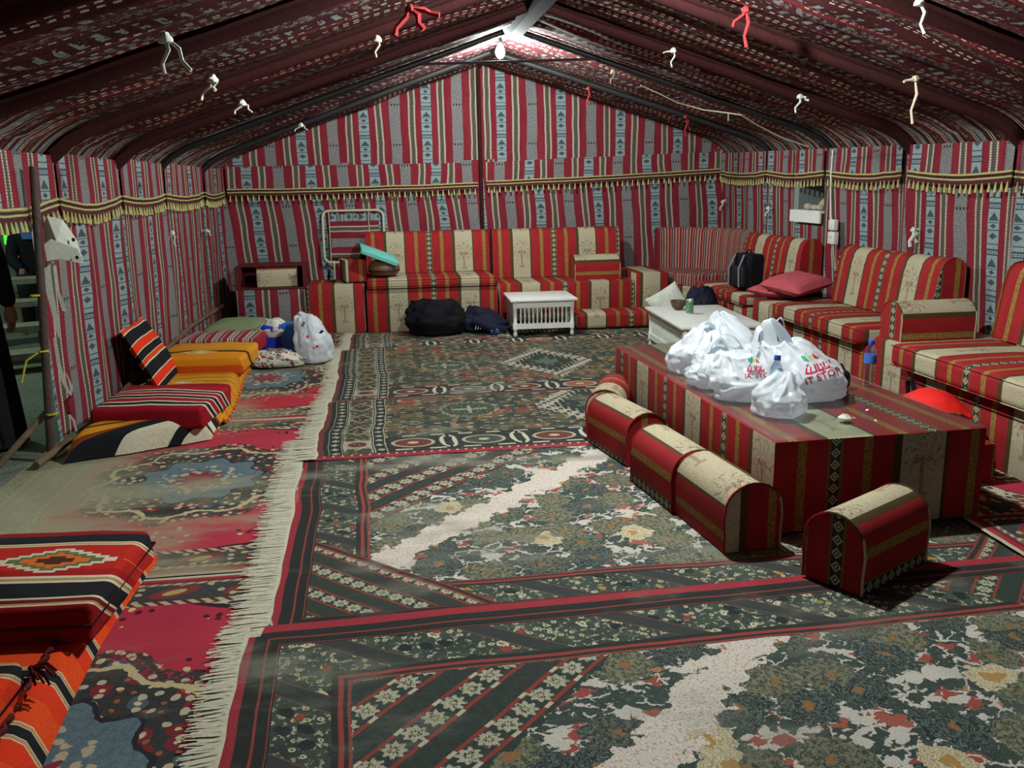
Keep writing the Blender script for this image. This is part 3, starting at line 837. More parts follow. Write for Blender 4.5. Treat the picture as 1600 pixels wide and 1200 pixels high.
# long sofas on the back wall
sofa('left long red and cream sofa on the back wall, black bundle in front', (-.17, 9.22, 0), 0, 1.35, x0=-.23, base_h=.45, seat_t=.10, back_h=.99)
sofa('right long sofa on the back wall without its seat cushion, bolster on it', (1.20, 9.22, 0), 0, 1.45, x0=-.24, seat=False, base_h=.46, back_h=.99)
bolster('cream bolster lying on the cushionless sofa at the back wall', (2.28, 9.50, .462), radians(3), .50, .22, .26, .53, .60)
t = thing('floor_cushion', 'loose striped seat cushion lying on the floor before the back sofa', 'cushion', (1.93, 8.80, .026), radians(-1))
MB().rbox(0, .98, 0, .36, 0, .155, .03, 3, .01, 3).obj('cover', SOFA, t, uv_len(-.11))
t = thing('corner_ottoman', 'striped box ottoman with palm panel at the back right corner', 'ottoman', (2.66, 9.22, 0))
MB().rbox(0, .36, 0, .75, 0, .535, .02, 2).obj('cover', SOFA, t, uv_len(-.08))
# corner sofa with thin stripes, and the red sofa that continues it
t = thing('corner_sofa', 'thin striped curved corner sofa between back and right walls', 'sofa', (0, 0, 0))
def arc(q, R=0.62):
    """path of the backrest front: along the back wall, round the corner, down the right wall"""
    l1 = .02; la = R * pi / 2; l2 = .12; s = q * (l1 + la + l2)
    cx, cy = 3.72 - R, 9.78 - R
    if s < l1: return Vector((cx - l1 + s, cy + R, 0)), Vector((0, 1, 0)), s
    if s < l1 + la:
        a = pi / 2 - (s - l1) / R; return Vector((cx + R * cos(a), cy + R * sin(a), 0)), Vector((cos(a), sin(a), 0)), s
    return Vector((cx + R, cy - (s - l1 - la), 0)), Vector((1, 0, 0)), s
prof = back_profile(0, .50, .97, .14, .03)
V = []; U = []; F = []; nn = 26; mm = len(prof)
for i in range(nn + 1):
    P, nrm, s = arc(i / nn)
    for k, (y, z) in enumerate(prof):
        c = P + nrm * y; V.append((c.x, c.y, z)); U.append((s, z + y))
for i in range(nn):
    for k in range(mm):
        a, b = i * mm + k, i * mm + (k + 1) % mm; F.append((a, b, b + mm, a + mm))
F += [tuple(range(mm)), tuple(range(nn * mm, nn * mm + mm))]
MB().add(V, F, U).obj('backrest', THIN, t, smooth=.9)
# seat: outline from the corner inwards
out = [arc(i / 20)[0] for i in range(21)]
inn = [Vector((3.06, 9.62, 0)), Vector((3.08, 9.20, 0)), Vector((3.24, 9.02, 0))]
for nm, z0, z1, mt_, gr in (('base', 0, .40, SOFA, 0), ('seat_cushion', .403, .52, THIN, .0)):
    pts = [p for p in out if True] + inn[::-1]
    n_ = len(pts); mb = MB()
    Vv = []; Uu = []
    for z in (z0, z1 - .02, z1):
        for p in pts:
            c = Vector((3.40, 9.4, 0)); q = p.lerp(c, .06 if z == z1 else .015)
            Vv.append((q.x, q.y, z)); Uu.append((q.x * .8 - q.y * .6, z + q.y))
    Ff = []
    for j in range(2):
        for k in range(n_):
            a, b = j * n_ + k, j * n_ + (k + 1) % n_; Ff.append((a, b, b + n_, a + n_))
    Ff += [tuple(range(n_))[::-1], tuple(range(2 * n_, 3 * n_))]
    mb.add(Vv, Ff, Uu).obj(nm, mt_, t, smooth=.6)
sofa('far right wall sofa with black backpack on its seat', (3.24, 8.98, 0), -pi / 2, 1.34, D=.50, base_h=.36, seat_t=.10, back_h=.95, x0=-.30)
t = thing('arm_box', 'striped box seat carrying the pink pillows by the right wall', 'ottoman', (3.17, 7.36, 0), -pi / 2)
MB().rbox(0, .34, 0, .72, 0, .47, .018, 2).obj('cover', SOFA, t, uv_len(.60))
sofa('middle right wall sofa with overhanging seat beside the pink pillows', (3.27, 6.98, 0), -pi / 2, 1.40, D=.46, base_h=.37, seat_t=.12, back_h=.945, x0=-.22, over=.09, seat_rng=(-.02, 1.36))
t = thing('arm_box', 'tall striped box between the two nearest right sofas, bolster on top', 'ottoman', (3.14, 5.36, 0), -pi / 2)
MB().rbox(0, .40, 0, .74, 0, .485, .018, 2).obj('cover', SOFA, t, uv_len(.58))
bolster('bolster with cream dome on the tall box by the right wall', (3.42, 5.20, .488), radians(0), .50, .23, .24, .565, .47)
sofa('nearest right wall sofa cut by the right edge of the view', (3.08, 4.92, 0), -pi / 2, 1.66, D=.62, base_h=.38, seat_t=.14, back_h=.98, x0=-.27, over=.08)
# left back corner
t = thing('display_crate', 'dark red open crate on a patterned box at the back left', 'crate', (-1.47, 9.32, 0))
MB().rbox(0, .70, 0, .56, 0, .47, .015, 2).obj('base', SADU, t, lambda c, n: (c.x + .60 if abs(n.x) < .7 else c.y, c.z))
mb = MB(); mb.box(0, .70, .50, .53, .472, .70); mb.box(0, .03, .0, .50, .472, .70); mb.box(.67, .70, .0, .50, .472, .70); mb.box(0.03, .67, 0, .50, .472, .485); mb.box(0.03, .67, .25, .5, .68, .70)
mb.obj('crate_shell', CRATE, t)
bolster('pale bolster set inside the dark red crate', (-1.07, 9.50, .487), radians(4), .40, .20, .19, .735, .3)
t = thing('ottoman', 'leaning striped ottoman with worn cream panel left of the long sofa', 'ottoman', (-.77, 9.26, 0), radians(-1))
MB().rbox(0, .58, 0, .60, 0, .50, .02, 2, .006, 3, .004, 3).obj('cover', SOFA, t, uv_len(-.28))
t = thing('cube_cushion', 'small striped block cushion standing on the leaning ottoman', 'cushion', (-.37, 9.34, .512), radians(14))
MB().rbox(0, .22, 0, .30, 0, .23, .02, 2, .006, 3, .004, 8).obj('cover', SOFA, t, uv_len(-.58))
BRWN = plain('brown_leather', h('6e5238'), .5, .5, 12, .4)
t = thing('pouf', 'round brown pouf on the left end of the long sofa', 'pouf', (0.02, 9.44, .565))
MB().lathe([(.06, 0), (.13, .012), (.162, .05), (.164, .095), (.13, .15), (.05, .178), (.01, .182)], 22).obj('cover', BRWN, t)
MB().lathe([(.163, .048), (.1665, .055), (.1665, .062), (.163, .069)], 22).obj('seam', plain('dark_seam', h('2c211a'), .7), t)
TURQ = plain('turquoise_cloth', h('68b8ae'), .8, .15, 20, .2)
t = thing('flat_cushion', 'turquoise flat cushion tilted on top of the brown pouf', 'cushion', (-.04, 9.40, .765), 0, None, (radians(10), radians(22), radians(8)))
MB().rbox(-.20, .20, -.15, .15, 0, .045, .02, 3, .02, 5).obj('cover', TURQ, t)
# folding frame
t = thing('folding_frame', 'white tubular frame with striped cloth leaning on the back wall', 'chair', (-.62, 10.10, .40), 0, None, (radians(-5), 0, 0))
PW = plain('cream_tube', h('b9b399'), .5, .15, 20, .4)
def rrect(w, hh, r, y=0, z0=.26):
    P = []
    for cx, cz, a0 in ((w - r, z0 + hh - r, 0), (r, z0 + hh - r, pi / 2), (r, z0 + r, pi), (w - r, z0 + r, 1.5 * pi)):
        for k in range(6): a = a0 + k * pi / 10; P.append((cx + r * cos(a), y, cz + r * sin(a)))
    P.append(P[0]); return P
MB().tube(rrect(.66, .56, .07), .013, 8).obj('tube_frame', PW, t)
for xx in (.07, .50): MB().tube([(xx, -.004, .27), (xx, -.004, .81)], .005, 6).obj('rod', PW, t)
mb = MB().grid(lambda u, v: ((.07 + .54 * u, .008 + .012 * N(u * 3, v * 3), .31 + .47 * v), (v * .47 * 1.2 + .2, u * .5)), 12, 12)
mb.obj('striped_cloth', SADU, t, smooth=3)
for xx in (.10, .40): MB().tube([(xx, .0, .28), (xx, -.03, .10), (xx, -.06, .0)], .011, 6).obj('leg', PW, t)

# ------------------------------------------------------------------ white coffee tables
def coffee_table(label, loc, rz, Lx, Ly, H, nx, ny):
    t = thing('coffee_table', label, 'table', loc, rz, 'white coffee tables')
    MB().rbox(-.03, Lx + .03, -.03, Ly + .03, H - .025, H, .008, 2).obj('tabletop', WPAINT, t)
    mb = MB(); 
    mb.box(.03, Lx - .03, .005, .035, H - .085, H - .026); mb.box(.03, Lx - .03, Ly - .035, Ly - .005, H - .085, H - .026)
    mb.box(.005, .035, .03, Ly - .03, H - .085, H - .026); mb.box(Lx - .035, Lx - .005, .03, Ly - .03, H - .085, H - .026)
    mb.obj('apron', WPAINT, t)
    mb = MB(); mb.box(.03, Lx - .03, .003, .035, .075, .125); mb.box(.03, Lx - .03, Ly - .035, Ly - .003, .075, .125)
    mb.box(.003, .035, .03, Ly - .03, .075, .125); mb.box(Lx - .035, Lx - .003, .03, Ly - .03, .075, .125)
    mb.obj('lower_rail', WPAINT, t)
    pr = [(.016, 0), (.022, .015), (.016, .03), (.02, .05), (.026, .06), (.026, H - .026)]
    for x in (.02, Lx - .02):
        for y in (.02, Ly - .02):
            MB().lathe([(.012, 0), (.02, .012), (.022, .03), (.014, .05), (.018, .065), (.024, .07), (.024, .13), (.018, .14), (.02, H * .6), (.018, H - .1), (.024, H - .085), (.024, H - .026)], 10, (x, y, 0)).obj('leg', WPAINT, t)
    hb = H - .21
    me = None
    pr = [(.006, 0), (.0105, .012), (.006, .03), (.0105, hb * .45), (.0115, hb * .55), (.006, hb - .03), (.0105, hb - .012), (.006, hb)]
    def put(x, y):
        nonlocal me
        if me is None: o = MB().lathe(pr, 8).obj('baluster', WPAINT, t); me = o.data
        else: o = bpy.data.objects.new('baluster', me); COL.objects.link(o); o.parent = t
        o.location = (x, y, .125)
    for k in range(nx):
        x = .055 + (Lx - .11) * (k + .5) / nx
        for y in (.02, Ly - .02): put(x, y)
    for k in range(ny):
        y = .055 + (Ly - .11) * (k + .5) / ny
        for x in (.02, Lx - .02): put(x, y)
    return t
coffee_table('small white slatted coffee table alone before the back sofa', (1.235, 8.50, .024), radians(-1.5), .60, .58, .365, 12, 12)
coffee_table('white slatted coffee table with bowl and can, behind the big striped table', (2.30, 6.63, .024), radians(-3), .62, 1.12, .355, 11, 18)
t = thing('wooden_bowl', 'small brown wooden bowl on the white coffee table', 'bowl', (2.555, 7.52, .380))
MB().lathe([(.02, 0), (.03, .004), (.055, .03), (.066, .065), (.068, .082), (.062, .082), (.058, .065), (.045, .03), (.01, .012)], 20).obj('bowl', plain('bowl_wood', h('5a4632'), .5, .3, 20, .4), t)
mt, p = newmat('green_can_print'); x, y, z = objxyz()
cg = lay(mixc(nz(at2(x, y), z * 9.0, 3, 2), h('1d6a48'), h('2f8a5a')), (gt(nz(at2(x, y) * 1.2, z * 16.0, 4, 1), .60), h('c9d4b0')), (gt(z, .112), h('b9c0bd')), (lt(z, .008), h('b9c0bd')))
fin(p, cg, .3, None, spec=.5); p.inputs['Metallic'].default_value = .35
t = thing('drink_can', 'green drink can beside the bowl on the white coffee table', 'can', (2.575, 7.28, .380))
MB().lathe([(.024, 0), (.031, .008), (.033, .015), (.033, .105), (.027, .118), (.026, .122), (.022, .118), (.003, .117)], 20).obj('can_body', mt, t)

# ------------------------------------------------------------------ the big striped table with a glass sheet
t = thing('striped_table', 'large box table covered in striped fabric under a glass sheet', 'table', (1.565, 3.345, .034), radians(2))
TW, TL, TH = .98, 2.28, .402
def tuv(c, n):
    if n.z > .7: return (c.x - .24 + .0, c.y)
    if abs(n.x) > .7: return (.205 - c.y, c.z)
    return (c.x + .218, c.z)
MB().rbox(0, TW, 0, TL, 0.0, TH, .008, 2).obj('fabric_body', TABLEF, t, tuv)
GL = bpy.data.materials.new('table_glass'); GL.use_nodes = True; Ctx.nt = GL.node_tree
GL.node_tree.nodes.remove(GL.node_tree.nodes['Principled BSDF'])
tr_ = nd('ShaderNodeBsdfTransparent'); tr_.inputs[0].default_value = (.93, .97, .95, 1)
gl_ = nd('ShaderNodeBsdfGlossy'); gl_.inputs['Roughness'].default_value = .22
frn = nd('ShaderNodeLayerWeight'); frn.inputs[0].default_value = .5
fac = mth('POWER', X(frn.outputs['Facing']), 4.0) * .5 + .06
ms = nd('ShaderNodeMixShader'); L_ = Ctx.nt.links.new
setin(ms.inputs[0], fac); L_(tr_.outputs[0], ms.inputs[1]); L_(gl_.outputs[0], ms.inputs[2])
L_(ms.outputs[0], GL.node_tree.nodes['Material Output'].inputs[0])
MB().rbox(.003, TW - .003, .003, TL - .003, TH + .001, TH + .009, .002, 1).obj('glass_sheet', GL, t, smooth=0)
TT = TH + .0095 + .034
# bolsters around it
bolster('bolster with palm print cream top, nearest along the left of the striped table', (1.415, 3.475, .018), radians(96), .47, .25, .285, .41, -.06)
bolster('red sided bolster second from the front along the striped table', (1.345, 3.95, .018), radians(97), .47, .25, .285, .50, .1)
bolster('third bolster along the left of the striped table, red with cream ridge', (1.30, 4.66, .024), radians(101), .50, .24, .275, .50, .3)
bolster('farthest bolster beside the striped table, cream with its end turned to us', (1.355, 5.235, .024), radians(68), .46, .22, .265, .12, .06, stripes_across=True, uo=.95)
bolster('lone bolster in front of the striped table, red end facing the viewer', (1.79, 2.985, .026), radians(31), .47, .24, .28, .44, .47)
t = thing('block_seat', 'dark red low block seat at the right end of the striped table', 'ottoman', (2.66, 3.74, .045), radians(6))
MB().rbox(0, .24, 0, .30, 0, .19, .02, 2).obj('cover', SOFA, t, uv_len(.36))
# ------------------------------------------------------------------ left: mattresses and cushions
OR = h('d9461a'); ORY = h('d08a1e'); BK = h('1d1f24'); TN = h('b08a58'); CW = h('cfc8ae'); KR = h('b01f1f')
K_FAR = kilim('yellow_kilim', [(0, ORY), (.20, h('4a4a2c')), (.235, ORY), (.30, h('c99a2c')), (.44, h('4a4a2c')), (.47, ORY), (.70, h('5a4a24')), (.73, h('d97a1e')), (.9, h('c4922a'))], .46,
              [(.32, 1.46, .16, .05, [(1.0, h('c9b26a')), (.7, h('c9601e')), (.4, h('d8cfa0'))])])
K_FAR_END = kilim('yellow_kilim_end', [(0, BK), (.07, CW), (.20, BK), (.235, CW), (.34, BK), (.47, h('7a3a1a')), (.52, ORY), (.70, h('33311e')), (.77, ORY), (.95, h('b86a1c'))], .50)
K_ORCUSH = kilim('orange_kilim', [(0, h('c9541a')), (.10, h('d98a1e')), (.36, h('3d3820')), (.42, h('d08a1e')), (.5, h('d8922a'))], 1.0, [(.33, .36, .13, .06, [(1.0, h('d8cf9a')), (.7, h('b87a2a')), (.4, h('d8cf9a'))])])
K_REDST = kilim('red_striped_kilim', [(0, h('8c1520')), (.30, CW), (.335, h('222428')), (.40, CW), (.43, h('9c1a24')), (.52, CW), (.545, h('222428')), (.61, CW), (.64, h('a01c26')), (.72, CW), (.745, h('222428')), (.80, CW), (.83, h('a01c26'))], .62)
K_BLK = kilim('black_red_kilim', [(0, OR), (.12, CW), (.14, BK), (.34, CW), (.37, h('e03a1c')), (.60, CW), (.63, BK), (.96, CW)], .25)
K_THIN = kilim('pink_striped_kilim', [(0, h('9a2a34')), (.3, h('b8b4a8')), (.42, h('40383c')), (.48, h('b8b4a8')), (.56, h('40383c')), (.62, h('c4bfb0')), (.7, h('9a2a34')), (.85, h('8a8a86'))], .13)
K_NEAR = kilim('orange_kilim_near', [(0, h('d6381a')), (.30, CW), (.315, TN), (.36, CW), (.372, BK), (.52, CW), (.53, TN), (.575, CW), (.59, h('dc4a1c'))], .285, None)
K_NEARR = kilim('red_kilim_near', [(0, h('8a1618')), (.24, h('8a1618')), (.27, CW), (.285, TN), (.30, h('6a1a1c')), (.33, CW), (.345, BK), (.48, CW), (.50, TN), (.52, CW), (.54, h('a01a1a')), (.60, h('b4261c')), (.86, CW), (.875, TN), (.89, CW), (.90, BK)], .80,
                [(.80, .56, .20, .10, [(1.0, CW), (.78, h('5f6a40')), (.55, h('d86a2a')), (.3, h('4a2a20'))]), (1.18, .56, .16, .02, [(1.0, h('d86a2a')), (.5, h('6a6a3a'))])])
CORDM = plain('dark_red_cord', h('5c1a20'), .85, .4, 140, .15)
GREENP = plain('green_cotton', h('7f8c68'), .9, .15, 25, .15)
def pillow(label, name, loc, rot, sx, sy, sz, mat, uv=None, cat='cushion', r=.0, seed=0, edge=None, group=None, box=False):
    t = thing(name, label, cat, loc, 0, group, rot)
    if box: mb = MB().rbox(0, sx, 0, sy, 0, sz, min(sz * .42, .07), 4, .025, 6, .012, seed)
    else:
        mb = MB(); V = []; F = []; n = 20
        for top in (1, 0):
            o = len(V)
            for j in range(n + 1):
                for i in range(n + 1):
                    a, b = 2 * i / n - 1, 2 * j / n - 1
                    k = ((1 - abs(a) ** 3) * (1 - abs(b) ** 3)) ** .5 if abs(a) < 1 and abs(b) < 1 else 0
                    pin = 1 - .06 * (1 - abs(a) ** 2) * abs(b) ** 4; pin2 = 1 - .06 * (1 - abs(b) ** 2) * abs(a) ** 4
                    z = sz / 2 + (sz / 2) * k * (1 if top else -.92) + .012 * N(a * 2.5 + seed, b * 2.5, top) * k
                    V.append((sx / 2 + sx / 2 * a * pin2, sy / 2 + sy / 2 * b * pin, z))
            for j in range(n):
                for i in range(n):
                    q = o + j * (n + 1) + i; f = (q, q + 1, q + n + 2, q + n + 1); F.append(f if top else f[::-1])
        mb.add(V, F)
    o = mb.obj('cover', mat, t, uv or (lambda c, n: (c.x, c.y + c.z * .6)), smooth=1.2)
    if edge:
        MB().tube([(sx * .5 + (sx * .5 + .003) * a, sy * .5 + (sy * .5 + .003) * b, sz * .5) for a, b in ((-1, -1), (1, -1), (1, 1), (-1, 1), (-1, -1))], .006, 6).obj('edge_cord', edge, t)
    return t
# far yellow mattress
t = thing('floor_mattress', 'long yellow striped mattress along the left tent wall', 'mattress', (-1.78, 5.10, .012), radians(0))
def fm(u, v):
    s = v * 2.95; x = .70 * u
    e = (min(u, 1 - u) / .12); e = min(1, e); z = .115 * sqrt(max(0, 1 - (1 - e) ** 2))
    ev = min(1, v / .03, (1 - v) / .03); z *= sqrt(max(0, 1 - (1 - ev) ** 2))
    z += .012 * N(x * 4, s * 2.5, 4) * e + (.05 * math.exp(-((s - .42) / .14) ** 2) * u if s < 1 else 0)
    x += .04 * sin(s * 2.0) * u
    skew = .34 * max(0, 1 - s / .8)
    return ((x, s + skew * u * 1.0 - .02 + .02 * N(x * 5, s), z + .002), (x, s + .1))
mb = MB().grid(fm, 26, 90)
mb.obj('cover', K_FAR, t, lambda c, n: (c.x, c.y + .0), smooth=3)
mb = MB()
def fe(u, v):
    c, q = fm(u, .004 + .15 * v); c = (c[0], c[1], c[2] - (c[2] + .012) * (1 - min(1, v / .06)) ** 2); return ((c[0] - .012 + .03 * u, c[1] - .035 * (1 - v) - .01, c[2] + .016 + .018 * sin(pi * min(1, v * 1.4))), (v * .46, u))
mb.grid(fe, 20, 60).obj('end_flap', K_FAR_END, t, lambda c, n: (c.x, c.y - c.x * .67 + .27), smooth=3)
MB().tube([fm(1.0, k / 60)[0] for k in range(61)], .012, 7).obj('edge_roll', kilim('roll_kilim', [(0, h('c9401c')), (.35, CW), (.42, h('3a3420')), (.6, ORY), (.85, h('a82a20'))], .2), t, lambda c, n: (c.x, c.y))
pillow('red cushion with black and white stripes at the mattress near end', 'floor_cushion', (-1.74, 5.40, .10), (radians(2), 0, radians(-8)), .66, .58, .13, K_REDST, lambda c, n: (c.x, c.y + (c.z - .13) * 1.0 + .12), seed=1, box=True)
pillow('orange cushion with pale diamond on the far yellow mattress', 'floor_cushion', (-1.76, 6.92, .10), (0, 0, radians(-3)), .68, .68, .135, K_ORCUSH, lambda c, n: (c.x, c.y + (c.z - .135) * 1.0 + .16), seed=2, box=True)
pillow('black and orange striped pillow propped against the left wall', 'throw_pillow', (-1.50, 6.36, .12), (0, radians(-117), radians(2)), .52, .70, .12, K_BLK, lambda c, n: (c.y, c.x + c.z * .4), seed=3)
pillow('pink and grey striped pillow behind the orange cushion', 'floor_cushion', (-1.76, 7.80, .10), (0, 0, radians(-5)), .68, .52, .13, K_THIN, lambda c, n: (c.y, c.x), seed=4, box=True)
pillow('plain green pillow at the far end of the left wall', 'floor_cushion', (-1.72, 8.58, .05), (0, 0, radians(-6)), .62, .64, .20, GREENP, seed=5)
# near orange mattress, folded stack at the lower left
t = thing('floor_mattress', 'near orange striped mattress at the lower left corner', 'mattress', (-1.86, 1.30, .012), radians(0))
def nm(u, v):
    s = v * 2.30; w_ = .92 + .02 * sin(s * 3); x = w_ * u
    e = min(1, min(u, 1 - u) / .10); z = .105 * sqrt(max(0, 1 - (1 - e) ** 2)) + .010 * N(x * 4, s * 3, 2) * e
    ev = min(1, v / .03, (1 - v) / .03); z *= sqrt(max(0, 1 - (1 - ev) ** 2))
    return ((x - .035 * v * u, s, z + .002), (x, s))
MB().grid(nm, 30, 70).obj('cover', K_NEAR, t, lambda c, n: (c.x, c.y + .02), smooth=3)
mb = MB(); P = []
for k in range(140):
    c = nm(.905, k / 139)[0]; P.append((c[0] + .006 * sin(k * 1.9), c[1], c[2] + .006 + .004 * cos(k * 1.9)))
mb.tube(P, [.009 + .003 * sin(k * 2.2) for k in range(140)], 6).obj('edge_cord', CORDM, t)
t = pillow('big red and black cushion with white diamond on the near orange mattress', 'floor_cushion', (-1.98, 2.78, .10), (0, 0, radians(-3)), 1.03, .66, .135, K_NEARR, lambda c, n: (c.x, c.y + (c.z - .135) * 1.25 + .20), seed=6, box=True, edge=CORDM)
t = pillow('orange cushion with black band at the lower left frame edge', 'floor_cushion', (-1.98, 1.72, .10), (0, 0, radians(-2)), .92, .74, .13, K_NEAR, lambda c, n: (c.x, c.y + (c.z - .15) * .9 + .31), seed=7, box=True, edge=CORDM)
mb = MB()
rr = random.Random(3)
for k in range(14):
    a = k * .45; mb.tube([(.93, .74, .10), (.955 + .02 * cos(a), .745 + .02 * sin(a), .10 + .01 * sin(k)), (.975 + .03 * cos(a), .73 + .03 * sin(a), .075 + .012 * sin(k * 2))], .004, 5)
mb.obj('tassel', CORDM, t)

# ------------------------------------------------------------------ bags
PL = bpy.data.materials.new('thin_white_plastic'); PL.use_nodes = True; Ctx.nt = PL.node_tree
pb = PL.node_tree.nodes['Principled BSDF']; pb.inputs['Base Color'].default_value = h('e2e9ee'); pb.inputs['Roughness'].default_value = .32; pb.inputs['Specular IOR Level'].default_value = .5
x, y, z = objxyz(); cr = nz(x * 1.0 + z * .6, y * 1.0 - z * .5, 16, 4, .6)
b_ = nd('ShaderNodeBump'); b_.inputs['Strength'].default_value = .55; b_.inputs['Distance'].default_value = .012; setin(b_.inputs['Height'], ab(cr - .5)); L_ = Ctx.nt.links.new
L_(b_.outputs[0], pb.inputs['Normal'])
tl = nd('ShaderNodeBsdfTranslucent'); tl.inputs[0].default_value = h('e6eef4'); mx1 = nd('ShaderNodeMixShader'); mx1.inputs[0].default_value = .36
L_(pb.outputs[0], mx1.inputs[1]); L_(tl.outputs[0], mx1.inputs[2])
tp = nd('ShaderNodeBsdfTransparent'); mx2 = nd('ShaderNodeMixShader'); mx2.inputs[0].default_value = .10
L_(mx1.outputs[0], mx2.inputs[1]); L_(tp.outputs[0], mx2.inputs[2]); L_(mx2.outputs[0], PL.node_tree.nodes['Material Output'].inputs[0])
PL2 = PL.copy(); PL2.name = 'clear_white_plastic'
for n_ in PL2.node_tree.nodes:
    if n_.type == 'MIX_SHADER' and n_.inputs[0].default_value < .2: n_.inputs[0].default_value = .32
INKR = plain('red_print', h('b01c3c'), .5, .1); INKG = plain('green_print', h('1c8a6a'), .5, .1); INKY = plain('yellow_print', h('d8b820'), .5, .1)
BLUEP = plain('blue_wrap', h('86b4d6'), .4, .3, 14, .4)
def bag_shape(R, H_, seed, tall=.5, el=1.0, lean=(0, 0), peak=(0, 0), sag=.0, neck=.42, creases=9, ny=44, nx=84):
    """filled carrier bag: full bottom, gathered neck, open crumpled top"""
    V = []; F = []
    for j in range(ny + 1):
        q = j / ny
        if q < .06: rad = (q / .06) ** .55 * .86
        elif q < .45: rad = .86 + .14 * sin((q - .06) / .39 * pi * .62)
        else:
            k = (q - .45) / .55; rad = 1.0 - (1 - neck) * (k ** 1.25)
        z = H_ * max(0, (q - .03) / .97) if q > .03 else 0
        for i in range(nx):
            a = 2 * pi * i / nx
            cre = (.05 + .16 * max(0, q - .3)) * (abs(sin(a * creases * .5 + seed + 1.6 * N(a, q * 2, seed))) - .5) * (1 if q > .1 else q / .1)
            b = .19 * N(cos(a) * 1.4 + seed, sin(a) * 1.4, q * 2.2) + .07 * abs(N(cos(a) * 4 + seed, sin(a) * 4, q * 5)) 
            rg = 1 - abs(N(cos(a) * 2.2 + seed * 3, sin(a) * 2.2 + q * 1.5, q * 3.4)) * 2.2; rg2 = 1 - abs(N(cos(a) * 4.5 + seed, sin(a) * 4.5 - q * 3, q * 6 + seed)) * 2.2
            b += .085 * (rg - .5) + .040 * (rg2 - .5)
            r = R * max(.03, rad + cre + b * (1 if q > .1 else q / .1))
            V.append((r * cos(a) * el + lean[0] * q * q + peak[0] * max(0, q - .7) * 3, r * sin(a) / el + lean[1] * q * q + peak[1] * max(0, q - .7) * 3, z - sag * sin(q * pi) * (1 if q > .5 else 0) + (.025 * N(a * 1.2, seed, q) * H_ * 4 if q > .5 else 0)))
    for j in range(ny):
        for i in range(nx):
            a, b = j * nx + i, j * nx + (i + 1) % nx; F.append((a, b, b + nx, a + nx))
    F.append(tuple(range(nx))[::-1])
    top = [V[ny * nx + i] for i in range(nx)]
    c = (sum(p[0] for p in top) / nx, sum(p[1] for p in top) / nx, sum(p[2] for p in top) / nx - .03)
    V.append(c)
    for i in range(nx): F.append((ny * nx + i, ny * nx + (i + 1) % nx, len(V) - 1))
    return V, F, c
def handle(mb, A, B, hgt, w=.028, out=(0, 0, 0), n=12, seed=0):
    A = Vector(A); B = Vector(B); P = []; Ws = []
    d = (B - A).normalized()
    for k in range(n + 1):
        q = k / n; c = A.lerp(B, q); c.z += hgt * sin(pi * q) ** .7; c += Vector(out) * sin(pi * q); c += Vector((N(q * 3, seed), N(q * 3, seed + 4), 0)) * .012
        P.append(c); ww = w * (1.5 - .8 * sin(pi * q)); Ws.append(Vector((d.y, -d.x, .35)).normalized() * ww + d * .2 * ww * cos(pi * q))
    mb.strip(P, Ws); mb.strip([p + Vector((0, 0, -.004)) + w_ * .15 for p, w_ in zip(P, Ws)], [w_ * .8 for w_ in Ws])
def plastic_bag(label, loc, R, H_, seed, mat=None, handles=(), group='white carrier bags on the striped table', rz=0.0, **kw):
    mat = mat or PL
    t = thing('carrier_bag', label, 'bag', loc, rz, group)
    V, F, c = bag_shape(R, H_, seed, **kw)
    b = MB().add(V, F).obj('bag_body', mat, t, smooth=1.9)
    for k, (A, B, hg, w, o_) in enumerate(handles):
        mb = MB(); handle(mb, Vector(c) + Vector(A), Vector(c) + Vector(B), hg, w, o_, seed=seed + k); mb.obj('handle', mat, t, smooth=3, recalc=False)
    return t, V, F
def text_mesh(s, size):
    cu = bpy.data.curves.new('t', 'FONT'); cu.body = s; cu.size = size; cu.align_x = 'CENTER'; cu.resolution_u = 2; cu.offset = size * .012
    o = bpy.data.objects.new('t', cu); COL.objects.link(o)
    bpy.context.view_layer.update()
    me = bpy.data.meshes.new_from_object(o.evaluated_get(bpy.context.evaluated_depsgraph_get()))
    bm = bmesh.new(); bm.from_mesh(me); bmesh.ops.triangulate(bm, faces=bm.faces[:])
    bmesh.ops.subdivide_edges(bm, edges=[e for e in bm.edges if e.calc_length() > size * .16], cuts=2, use_grid_fill=False)
    bmesh.ops.triangulate(bm, faces=bm.faces[:])
    V = [v.co[:2] for v in bm.verts]; F = [[v.index for v in f.verts] for f in bm.faces]; bm.free()
    bpy.data.objects.remove(o, do_unlink=True)
    return V, F
def poly_strokes(strokes, w):
    V = []; F = []
    for st in strokes:
        for i in range(len(st) - 1):
            (x0, y0), (x1, y1) = st[i], st[i + 1]; l = sqrt((x1 - x0) ** 2 + (y1 - y0) ** 2) or 1e-6; dx, dy = (x1 - x0) / l, (y1 - y0) / l
            o = len(V)
            for k in range(4):
                q = -w * .4 + (l + w * .8) * k / 3; V += [(x0 + dx * q - dy * w / 2, y0 + dy * q + dx * w / 2), (x0 + dx * q + dy * w / 2, y0 + dy * q - dx * w / 2)]
            F += [(o + 2 * k, o + 2 * k + 1, o + 2 * k + 3, o + 2 * k + 2) for k in range(3)]
    return V, F
